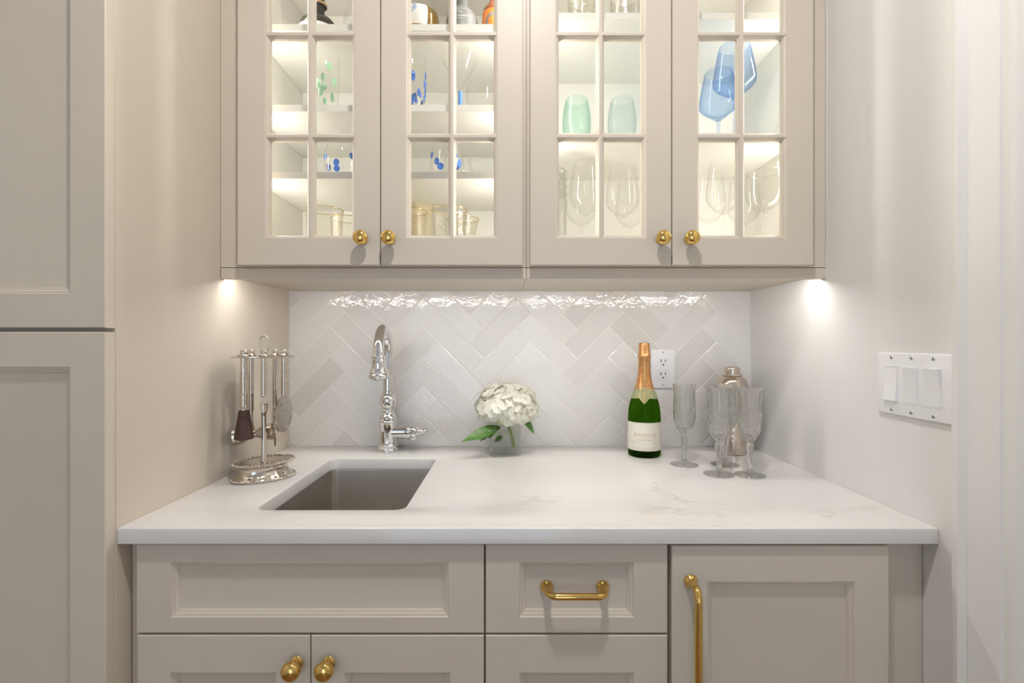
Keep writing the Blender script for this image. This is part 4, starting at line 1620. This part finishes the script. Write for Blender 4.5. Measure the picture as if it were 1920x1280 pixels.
# ------------------------------------------------------------------ cocktail shaker
sx_, sd_ = (1372 - 955) / FPX * 1.405, 1.405
sh = thing('cocktail_shaker', 'hammered nickel cocktail shaker with domed cap beside the champagne flutes', 'cocktail shaker', (sx_, sd_ - CAMD, ZC))
lobj('body', lathe_bm([(0, 0.0), (0.0360, 0.0), (0.0372, 0.002), (0.0375, 0.006), (0.0385, 0.040), (0.0400, 0.090), (0.0415, 0.140), (0.0421, 0.168), (0.0421, 0.174), (0, 0.174)], 48), SHAKERM, sh, 50)
lobj('shoulder', lathe_bm([(0, 0.1742), (0.0425, 0.1742), (0.0432, 0.176), (0.0425, 0.178), (0.0420, 0.184), (0.0412, 0.194), (0.0385, 0.2035), (0.0335, 0.2110), (0.0275, 0.2155), (0.0240, 0.2170), (0, 0.2172)], 48), SHAKERM, sh, 50)
lobj('cap', lathe_bm([(0, 0.2173), (0.0236, 0.2173), (0.0240, 0.2205), (0.0212, 0.2220), (0.0210, 0.2380), (0.0205, 0.2400), (0.0165, 0.2425), (0.0090, 0.2445), (0, 0.2450)], 40), SHAKERM, sh, 50)
for zz, rr in ((0.0025, 0.0376), (0.1760, 0.0430), (0.2195, 0.0240)):
    bm = bmesh.new()
    nn = 56
    for k in range(nn):
        a = 2 * PI * k / nn
        add_lathe(bm, [(0, -0.0024), (0.0012, -0.0015), (0.0014, 0), (0.0012, 0.0015), (0, 0.0024)], 6, center=(rr * math.cos(a), rr * math.sin(a), zz), axis=(-math.sin(a), math.cos(a), 0.9))
    bmesh.ops.recalc_face_normals(bm, faces=bm.faces)
    lobj('rope_band', bm, NICKEL, sh, 60)

# ------------------------------------------------------------------ crystal flutes
FL = [(0.0, 0.0), (0.0340, 0.0), (0.0344, 0.0012), (0.0335, 0.0024), (0.0220, 0.0050), (0.0120, 0.0085), (0.0066, 0.0130), (0.0050, 0.0200), (0.0047, 0.0300), (0.0053, 0.0420), (0.0068, 0.0540),
      (0.0084, 0.0635), (0.0091, 0.0680), (0.0084, 0.0720), (0.0064, 0.0760), (0.0070, 0.0785), (0.0100, 0.0815), (0.0140, 0.0870), (0.0190, 0.0940), (0.0228, 0.1016), (0.0250, 0.1080), (0.0262, 0.1150),
      (0.0268, 0.1220), (0.0270, 0.1300), (0.0267, 0.1400), (0.0262, 0.1520), (0.0257, 0.1660), (0.0256, 0.1780), (0.0260, 0.1880), (0.0268, 0.1960), (0.0276, 0.2030), (0.0277, 0.2045), (0.0268, 0.2048), (0.0258, 0.1990),
      (0.0240, 0.1780), (0.0243, 0.1560), (0.0248, 0.1330), (0.0238, 0.1120), (0.0190, 0.0985), (0.0100, 0.0905), (0.0, 0.0885)]


def cut(th, i, r, z):
    if i > 31:
        return r
    if z > 0.140:
        k = 0.0013 * min(1, (z - 0.140) / 0.01) * (1 if z < 0.2 else 0.35)
        return r + k * (abs(math.sin(8 * th)) - 0.6)
    if z > 0.080:
        a = abs(math.sin(8 * th + (z - 0.08) * 210))
        b = abs(math.sin(8 * th - (z - 0.08) * 210))
        return r - 0.0018 * (1 - min(a, b)) + 0.0006
    if 0.018 < z < 0.078:
        return r * (1 + 0.05 * math.cos(6 * th))
    return r


def refine(pr, steps):
    out = [pr[0]]
    for a, b in zip(pr, pr[1:]):
        n_ = steps if a[1] < 0.15 else 2
        for k in range(1, n_ + 1):
            out.append((a[0] + (b[0] - a[0]) * k / n_, a[1] + (b[1] - a[1]) * k / n_))
    return out


NB = len(refine(FL[16:32], 5)) - 1
FLUTE_BOWL = to_mesh('bowl', lathe_bm(refine(FL[16:32], 5) + FL[32:], 128, mod=lambda th, i, r, z: cut(th, 0 if i < NB else 99, r, z)), CRYSTAL, 18)
FLUTE_STEM = to_mesh('stem', lathe_bm([(0, 0.0122)] + FL[6:17] + [(0, 0.0812)], 48, mod=lambda th, i, r, z: cut(th, 0, r, z)), CRYSTAL, 30)
FLUTE_FOOT = to_mesh('foot', lathe_bm(FL[0:6] + [(0.0068, 0.0120), (0, 0.0121)], 48), FOOTGLASS, 40)


def flute(px, d, label, rz):
    t = thing('champagne_flute', label, 'champagne flute', ((px - 955) / FPX * d, d - CAMD, ZC + 0.0006), rz, 'cut crystal champagne flutes')
    lobj('bowl', FLUTE_BOWL, None, t)
    lobj('stem', FLUTE_STEM, None, t)
    lobj('foot', FLUTE_FOOT, None, t)


flute(1283, 1.262, 'cut crystal champagne flute standing alone beside the champagne bottle', 0.1)
flute(1348, 1.170, 'cut crystal champagne flute in the front pair, nearer the champagne bottle', 0.5)
flute(1359.5, 1.262, 'cut crystal champagne flute behind the front pair, before the cocktail shaker', 0.3)
flute(1406, 1.164, 'cut crystal champagne flute in the front pair, nearer the right wall', 0.0)

# ------------------------------------------------------------------ glassware and bottles inside the cabinets
ZL0, ZL1, ZL2, ZL3 = ZB1, SH_L[0] + 0.016, SH_L[1] + 0.016, SH_L[2] + 0.016
ZR1, ZR2 = SH_R[0] + 0.016, SH_R[1] + 0.016


def at(px, d):
    return (px - 955) / FPX * d, d - CAMD


def vessel(outer, wall=0.0018, floor=0.006):
    """closed lathe profile of an open vessel from its outer outline"""
    inner = [(max(r - wall, 0.0005), z) for r, z in reversed(outer) if z > floor and r > wall * 1.5]
    return [(0, outer[0][1])] + list(outer) + inner + [(0, floor)]


def spots(parent, prof, mat, spec, name='spot'):
    """raised glass dots on a vessel: (angle, height, size)"""
    bm = bmesh.new()
    for a, z, s, e in spec:
        r = interp(prof, z)
        n_ = Vector((math.sin(a), -math.cos(a), 0))
        t_ = Vector((math.cos(a), math.sin(a), 0))
        c = n_ * r + Vector((0, 0, z))
        rows = [(0, 0.0016), (0.5, 0.0013), (0.85, 0.0007), (1.0, 0.0)]
        ring0 = None
        for q, h in rows:
            if q == 0:
                ring = [bm.verts.new(c + n_ * h)]
            else:
                ring = []
                for k in range(14):
                    b = 2 * PI * k / 14
                    u, w = q * s * math.cos(b), q * s * e * math.sin(b)
                    rr = interp(prof, min(max(z + w, prof[0][0]), prof[-1][0]))
                    aa = a + u / r
                    nn = Vector((math.sin(aa), -math.cos(aa), 0))
                    ring.append(bm.verts.new(nn * (rr + h) + Vector((0, 0, z + w))))
            if ring0 is not None:
                if len(ring0) == 1:
                    for k in range(14):
                        bm.faces.new((ring0[0], ring[k], ring[(k + 1) % 14]))
                else:
                    bridge(bm, ring0, ring)
            ring0 = ring
    bmesh.ops.recalc_face_normals(bm, faces=bm.faces)
    o = lobj(name, bm, mat, parent, 60)
    return o


def simple_glass(name, label, cat, px, d, z, prof, mat, group=None, seg=40, wall=0.0018, floor=0.006, part='body'):
    x, y = at(px, d)
    t = thing(name, label, cat, (x, y, z), 0, group)
    lobj(part, lathe_bm(vessel(prof, wall, floor), seg), mat, t, 50)
    return t


# left cabinet, second shelf: tall spotted tumblers and a blue-stemmed martini glass
TUM = [(0.0300, 0.0), (0.0325, 0.002), (0.0335, 0.02), (0.0350, 0.08), (0.0365, 0.150), (0.0360, 0.152)]
TUMz = [(z, r) for r, z in TUM]
t = simple_glass('tumbler', 'tall clear tumbler with pale green glass spots on the middle shelf', 'glass', 609, 1.245, ZL2, TUM, CLEAR)
rg = random.Random(3)
dots = []
for i in range(20):
    dots.append((rg.uniform(-1.5, 1.5) if i < 14 else rg.uniform(1.6, 4.6), 0.016 + 0.118 * ((i * 0.381966) % 1.0), rg.uniform(0.0045, 0.0070), rg.uniform(1.4, 2.3)))
for dsp in dots:
    spots(t, TUMz, GREENDOT, [dsp], 'green_spot')
t = simple_glass('tumbler', 'tall clear tumbler with blue glass spots on the middle shelf', 'glass', 772, 1.250, ZL2, TUM, CLEAR)
rg = random.Random(8)
for i in range(24):
    spots(t, TUMz, BLUEDOT, [(rg.uniform(-1.0, 1.6) if i < 20 else rg.uniform(1.8, 4.4), 0.012 + 0.095 * ((i * 0.381966) % 1.0), rg.uniform(0.0040, 0.0065), rg.uniform(1.5, 2.4))], 'blue_spot')

x, y = at(863, 1.26)
t = thing('martini_glass', 'clear martini glass with a straight blue stem on the middle shelf', 'glass', (x, y, ZL2))
lobj('bowl', lathe_bm([(0.0, 0.072), (0.0030, 0.074), (0.0475, 0.152), (0.0482, 0.1535), (0.0465, 0.1535), (0.0025, 0.0770), (0, 0.0765)], 40), CLEAR, t, 50)
lobj('stem', lathe_bm([(0, 0.004), (0.0055, 0.004), (0.0052, 0.072), (0, 0.072)], 20), BLUESTEM, t, 50)['label'] = 'blue stem'
lobj('foot', lathe_bm([(0, 0), (0.034, 0), (0.034, 0.0015), (0.007, 0.004), (0, 0.004)], 36), CLEAR, t, 50)

x, y = at(905, 1.335)
t = thing('coupe_glass', 'wide clear coupe glass beside the blue-stemmed martini glass', 'glass', (x, y, ZL2))
lobj('bowl', lathe_bm([(0, 0.050), (0.010, 0.0505), (0.030, 0.060), (0.043, 0.080), (0.046, 0.100), (0.043, 0.124), (0.0418, 0.124), (0.0445, 0.100), (0.0415, 0.081), (0.029, 0.0620), (0, 0.0525)], 40), CLEAR, t, 50)
lobj('stem', lathe_bm([(0, 0), (0.032, 0), (0.032, 0.0015), (0.006, 0.004), (0.0035, 0.010), (0.0035, 0.047), (0.006, 0.0505), (0, 0.0505)], 24), CLEAR, t, 50)

# left cabinet, first shelf: stemless glasses with blue dots
STL = [(0.026, 0.0), (0.0310, 0.002), (0.0395, 0.018), (0.0430, 0.038), (0.0420, 0.060), (0.0370, 0.082), (0.0335, 0.095), (0.0330, 0.0955)]
STLz = [(z, r) for r, z in STL]
for px, d, lab, sp in ((640, 1.255, 'stemless glass with blue dots on the shelf above the rippled tumblers', ((-0.75, 0.054, 0.0065, 1.3), (0.03, 0.036, 0.0078, 1.1), (0.05, 0.022, 0.0078, 1.0), (0.95, 0.058, 0.007, 1.2), (2.2, 0.05, 0.008, 1.2), (-2.0, 0.045, 0.008, 1.2))),
                       (838, 1.245, 'stemless glass with blue dots in front of a plain stemless glass', ((-0.95, 0.056, 0.0065, 1.4), (-0.50, 0.037, 0.0078, 1.1), (-0.28, 0.024, 0.0085, 1.0), (0.62, 0.052, 0.0060, 1.2), (0.95, 0.036, 0.0070, 1.6), (2.6, 0.05, 0.008, 1.2)))):
    t = simple_glass('stemless_glass', lab, 'glass', px, d, ZL1, STL, CLEAR)
    for q in sp:
        spots(t, STLz, BLUEDOT, [q], 'blue_dot')
simple_glass('stemless_glass', 'plain clear stemless glass behind the blue-dotted one', 'glass', 858, 1.345, ZL1, STL, CLEAR)

# left cabinet floor: rippled tumblers with gold rims, a gold-rimmed bowl and a cream lidded jar
HT = [(0.036, 0.0), (0.0395, 0.002), (0.0410, 0.05), (0.0440, 0.150), (0.0446, 0.1585)]
for px, d, k, lab in ((609, 1.235, 1.0, 'rippled clear tumbler with gold rim standing nearest the cabinet side'),
                      (652, 1.325, 1.0, 'rippled clear tumbler with gold rim, set behind its neighbour'),
                      (768, 1.250, 1.0, 'rippled clear tumbler with gold rim in front of the cream jar'),
                      (843, 1.235, 1.0, 'rippled clear tumbler with gold rim beside the flared bowl')):
    t = simple_glass('rippled_tumbler', lab, 'glass', px, d, ZL0, HT, HAMGLASS, 'gold-rimmed rippled tumblers', wall=0.0024)
    lobj('rim', lathe_bm([(0.0422, 0.1582), (0.0448, 0.1582), (0.0450, 0.1590), (0.0443, 0.1597), (0.0424, 0.1596), (0.0422, 0.1582)], 40), GOLDRIM, t, 50)
t = simple_glass('flared_bowl', 'small flared rippled glass bowl with gold rim', 'bowl', 868, 1.345, ZL0, [(0.018, 0.0), (0.022, 0.002), (0.028, 0.060), (0.036, 0.130), (0.0435, 0.163)], HAMGLASS)
lobj('rim', lathe_bm([(0.0412, 0.1625), (0.0437, 0.1625), (0.0440, 0.1635), (0.0414, 0.1640), (0.0412, 0.1625)], 40), GOLDRIM, t, 50)
x, y = at(789, 1.400)
t = thing('lidded_jar', 'cream lidded jar with a small knob at the cabinet back', 'jar', (x, y, ZL0))
lobj('body', lathe_bm([(0, 0), (0.026, 0), (0.030, 0.01), (0.031, 0.10), (0.032, 0.200), (0.032, 0.222), (0.030, 0.226), (0, 0.226)], 32), CREAMJAR, t, 50)
ld = lobj('lid', lathe_bm([(0, 0.2262), (0.031, 0.2262), (0.029, 0.235), (0.020, 0.2425), (0.010, 0.245), (0, 0.2455)], 32), CREAMJAR, t, 50)
lobj('knob', lathe_bm([(0, 0.2455), (0.006, 0.2455), (0.009, 0.249), (0.009, 0.254), (0.006, 0.257), (0, 0.258)], 20), CREAMJAR, ld, 50)

# left cabinet, top visible shelf: bottles
x, y = at(597, 1.27)
t = thing('spirit_bottle', 'squat dark brown bottle with black neck and white label', 'bottle', (x, y, ZL3))
BB = [(0.0, 0.040), (0.004, 0.046), (0.03, 0.050), (0.052, 0.046), (0.066, 0.036), (0.074, 0.022), (0.078, 0.0165)]
lobj('body', lathe_bm([(0, 0)] + [(r, z) for z, r in BB] + [(0, 0.0785)], 40), BLACKCER, t, 50)
lobj('label', lathe_bm([(interp(BB, z) + 0.0006, z) for z in (0.006, 0.012, 0.02, 0.03, 0.036, 0.039)], 40), WHITEPAPER, t, 50)
lobj('neck', lathe_bm([(0, 0.0786), (0.0150, 0.0786), (0.0150, 0.106), (0.0185, 0.107), (0.0185, 0.111), (0.0150, 0.112), (0.0150, 0.150), (0, 0.150)], 32), DARKGAP, t, 50)
lobj('cork_ring', lathe_bm([(0.0186, 0.1035), (0.0215, 0.1035), (0.0215, 0.1085), (0.0186, 0.1085), (0.0186, 0.1035)], 32), CORK, t, 50)
x, y = at(668, 1.32)
t = thing('spirit_bottle', 'clear round-shouldered bottle with amber base on the top shelf', 'bottle', (x, y, ZL3))
lobj('body', lathe_bm(vessel([(0.030, 0.0), (0.036, 0.003), (0.037, 0.06), (0.033, 0.10), (0.022, 0.14), (0.013, 0.17), (0.012, 0.22)], 0.002, 0.006), 36), CLEAR, t, 50)
lobj('amber_base', lathe_bm([(0, 0.008), (0.028, 0.008), (0.0335, 0.012), (0.0335, 0.040), (0.024, 0.066), (0, 0.072)], 32), AMBER, t, 50)
x, y = at(785, 1.25)
t = thing('decanter', 'round clear decanter of golden spirit with a printed paper label', 'decanter', (x, y, ZL3))
DC = [(0.0, 0.036), (0.004, 0.043), (0.030, 0.052), (0.052, 0.0535), (0.070, 0.050), (0.090, 0.041), (0.108, 0.030), (0.120, 0.020), (0.135, 0.015), (0.20, 0.0145)]
lobj('body', lathe_bm(vessel([(r, z) for z, r in DC], 0.002, 0.006), 40), CLEAR, t, 50)
lobj('spirit', lathe_bm([(0, 0.008), (0.039, 0.008), (0.049, 0.030), (0.0507, 0.052), (0.048, 0.066), (0, 0.066)], 40), GOLDLIQ, t, 50)
bm = bmesh.new()
g = []
for i in range(5):
    row = []
    for k in range(17):
        a = -0.75 + 1.35 * k / 16
        z = 0.018 + (0.064 - 0.018 - (0.004 if k in (0, 16) else 0)) * i / 4
        r = interp(DC, z) + 0.0008
        row.append(bm.verts.new((r * math.sin(a), -r * math.cos(a), z)))
    g.append(row)
for i in range(4):
    for k in range(16):
        bm.faces.new((g[i][k], g[i][k + 1], g[i + 1][k + 1], g[i + 1][k]))
bmesh.ops.recalc_face_normals(bm, faces=bm.faces)
lb = lobj('label', bm, WHITEPAPER, t, 50)
DCo = [(z, r + 0.0008) for z, r in DC]
spots(lb, DCo, PALEBLUE, [(-0.12, 0.050, 0.005, 1.6)], 'print')
spots(lb, DCo, PALEBLUE, [(0.02, 0.057, 0.005, 1.8)], 'print')

x, y = at(866, 1.25)
t = thing('spirit_bottle', 'matte grey round-shouldered bottle with white printed lettering', 'bottle', (x, y, ZL3))
GB = [(0.0, 0.035), (0.003, 0.0395), (0.05, 0.0395), (0.060, 0.037), (0.070, 0.031), (0.078, 0.022), (0.085, 0.0160), (0.093, 0.0145), (0.17, 0.0145)]
lobj('body', lathe_bm([(0, 0)] + [(r, z) for z, r in GB] + [(0, 0.17)], 40), GREYCER, t, 50)
for q, (zz, a0, a1, hh) in enumerate(((0.066, -0.6, 0.6, .0011), (0.060, -0.85, 0.75, .0018), (0.0545, -0.30, 0.05, .0014), (0.0505, -0.35, 0.10, .0018), (0.0445, -0.35, 0.60, .0010), (0.041, -0.35, 0.35, .0018), (0.036, -0.35, 0.15, .0014))):
    bm = bmesh.new()
    rg = random.Random(q)
    a = a0
    while a < a1:
        w = rg.uniform(0.03, 0.06)
        vs = []
        for (aa, zz2) in ((a, zz), (a + w, zz), (a + w, zz + hh * rg.uniform(0.8, 1.2)), (a, zz + hh)):
            r = interp(GB, zz2) + 0.0006
            vs.append(bm.verts.new((r * math.sin(aa), -r * math.cos(aa), zz2)))
        bm.faces.new(vs)
        a += w + rg.choice((0.015, 0.015, 0.05))
    lobj('lettering', bm, WHITEPAPER, t, 0)
x, y = at(928, 1.25)
t = thing('spirit_bottle', 'brown bottle with bright orange and dark round label', 'bottle', (x, y, ZL3))
AB = [(0.0, 0.028), (0.003, 0.0315), (0.065, 0.0315), (0.078, 0.029), (0.090, 0.020), (0.10, 0.013), (0.16, 0.0125)]
lobj('body', lathe_bm([(0, 0)] + [(r, z) for z, r in AB] + [(0, 0.16)], 36), AMBER, t, 50)
lb = lobj('label', lathe_bm([(interp(AB, z) + 0.0005, z) for z in (0.015, 0.035, 0.055, 0.068)], 36), ORANGE, t, 50)
ABo = [(z, r + 0.0006) for z, r in AB]
spots(lb, ABo, GREYCER, [(-0.15, 0.034, 0.021, 1.1)], 'dark_seal')
spots(lb, [(z, r + 0.001) for z, r in ABo], ORANGE, [(-0.15, 0.034, 0.013, 1.1)], 'orange_seal')

# right cabinet, middle shelf: aqua ribbed glasses and blue wine glasses
AQ = [(0.022, 0.0), (0.0265, 0.002), (0.0330, 0.020), (0.0360, 0.045), (0.0362, 0.065), (0.0335, 0.090), (0.0285, 0.112), (0.0275, 0.116)]
simple_glass('ribbed_glass', 'aqua green barrel glass with fine horizontal ribs', 'glass', 1081, 1.255, ZR1, AQ, AQUAGLASS)
simple_glass('ribbed_glass', 'pale clear-aqua barrel glass with fine ribs beside the greener one', 'glass', 1166, 1.255, ZR1, AQ, PALEAQUA)

WG = [(0.0, 0.094), (0.0065, 0.0945), (0.020, 0.104), (0.040, 0.120), (0.0462, 0.128), (0.0470, 0.135), (0.0440, 0.160), (0.0385, 0.190), (0.0335, 0.214), (0.0325, 0.214), (0.0375, 0.190), (0.0428, 0.160),
      (0.0456, 0.136), (0.0448, 0.130), (0.0390, 0.122), (0.019, 0.1065), (0, 0.0985)]
WS = [(0, 0), (0.036, 0), (0.0362, 0.0012), (0.010, 0.0045), (0.0045, 0.010), (0.0034, 0.025), (0.0034, 0.075), (0.0048, 0.088), (0.0070, 0.0955), (0, 0.0955)]


def wine(name, label, px, d, z, s, mat, group, bowl=WG, stem=WS):
    x, y = at(px, d)
    t = thing(name, label, 'wine glass', (x, y, z), 0, group)
    lobj('bowl', lathe_bm([(r * s, q * s) for r, q in bowl], 40), mat, t, 50)
    lobj('stem', lathe_bm([(r * s, q * s) for r, q in stem], 24), mat, t, 50)
    return t


wine('wine_glass', 'tinted blue wine glass overlapping another, nearer the cabinet door', 1377, 1.215, ZR1, 1.06, BLUEGLASS, 'tinted blue wine glasses')
wine('wine_glass', 'tinted blue wine glass partly hidden behind the other blue one', 1347, 1.335, ZR1, 1.06, BLUEGLASS, 'tinted blue wine glasses')

# right cabinet floor: clear stemware
TALL = [(0.0, 0.150), (0.007, 0.1505), (0.022, 0.160), (0.037, 0.176), (0.0425, 0.190), (0.0415, 0.212), (0.037, 0.248), (0.0325, 0.283), (0.0315, 0.283), (0.0360, 0.248), (0.0403, 0.212), (0.0412, 0.191), (0.0362, 0.178), (0.021, 0.1625), (0, 0.154)]
TST = [(0, 0), (0.036, 0), (0.0362, 0.0012), (0.010, 0.0045), (0.0045, 0.012), (0.0034, 0.030), (0.0034, 0.132), (0.0048, 0.144), (0.0072, 0.1515), (0, 0.1515)]
GRP = 'clear wine glasses on the cabinet floor'
for px, d, sc_, lab in ((1100, 1.250, 1.0, 'clear wine glass between the bobbled tumbler and its neighbour stemware'),
                        (1090, 1.375, 1.0, 'clear wine glass at the cabinet back behind the bobbled tumbler'),
                        (1167, 1.255, 0.97, 'clear wine glass standing below the pale ribbed glass'),
                        (1182, 1.375, 0.97, 'clear wine glass at the cabinet back below the pale ribbed glass'),
                        (1357, 1.240, 1.0, 'clear wine glass below the blue wine glasses, beside the goblet'),
                        (1330, 1.340, 1.0, 'clear wine glass at the back below the blue wine glasses'),
                        (1395, 1.360, 1.0, 'clear wine glass standing behind the large goblet')):
    wine('wine_glass', lab, px, d, ZB1, sc_, CLEAR, GRP, TALL, TST)
GOB = [(0.0, 0.151), (0.008, 0.1515), (0.022, 0.158), (0.035, 0.172), (0.0412, 0.190), (0.0430, 0.210), (0.0420, 0.235), (0.0385, 0.262), (0.0372, 0.262), (0.0405, 0.235), (0.0414, 0.210), (0.0397, 0.191), (0.0338, 0.1735), (0.021, 0.1605), (0, 0.1545)]
GST = [(0, 0), (0.036, 0), (0.0362, 0.0012), (0.010, 0.0045), (0.0062, 0.010), (0.0050, 0.04), (0.0046, 0.132), (0.0062, 0.136), (0.0092, 0.143), (0.0080, 0.149), (0.0062, 0.1525), (0, 0.1525)]
t = wine('goblet', 'large clear goblet with a ball at the stem top', 1432, 1.225, ZB1, 1.0, CLEAR, None, GOB, GST)
lobj('etched_band', lathe_bm([(0.0404, 0.2470), (0.0410, 0.2475), (0.0408, 0.2490), (0.0400, 0.2497), (0.0404, 0.2470)], 40), ICEGLASS, t, 50)
t = simple_glass('bubble_tumbler', 'clear bobbled glass tumbler half hidden behind the door stile', 'glass', 1036, 1.255, ZB1, [(0.028, 0), (0.031, 0.002), (0.034, 0.05), (0.036, 0.180), (0.030, 0.265)], ICEGLASS)
bm = bmesh.new()
for zz in (0.205, 0.222, 0.239, 0.256):
    for k in range(12):
        a = 2 * PI * k / 12 + zz * 20
        add_lathe(bm, [(0, -0.008), (0.006, -0.005), (0.008, 0), (0.006, 0.005), (0, 0.008)], 10, center=(0.031 * math.cos(a), 0.031 * math.sin(a), zz))
bmesh.ops.recalc_face_normals(bm, faces=bm.faces)
lobj('bobbles', bm, ICEGLASS, t, 60)
# right cabinet, upper shelf: cut tumblers, mostly above the picture
CT = [(0.030, 0), (0.034, 0.002), (0.036, 0.03), (0.038, 0.095), (0.0385, 0.098)]
for px, lab in ((1092, 'clear rippled glass tumbler on the upper shelf beside the cabinet partition'), (1172, 'clear frosted-pattern glass tumbler on the upper shelf')):
    simple_glass('cut_tumbler', lab, 'glass', px, 1.26, ZR2, CT, HAMGLASS if px < 1100 else ICEGLASS)
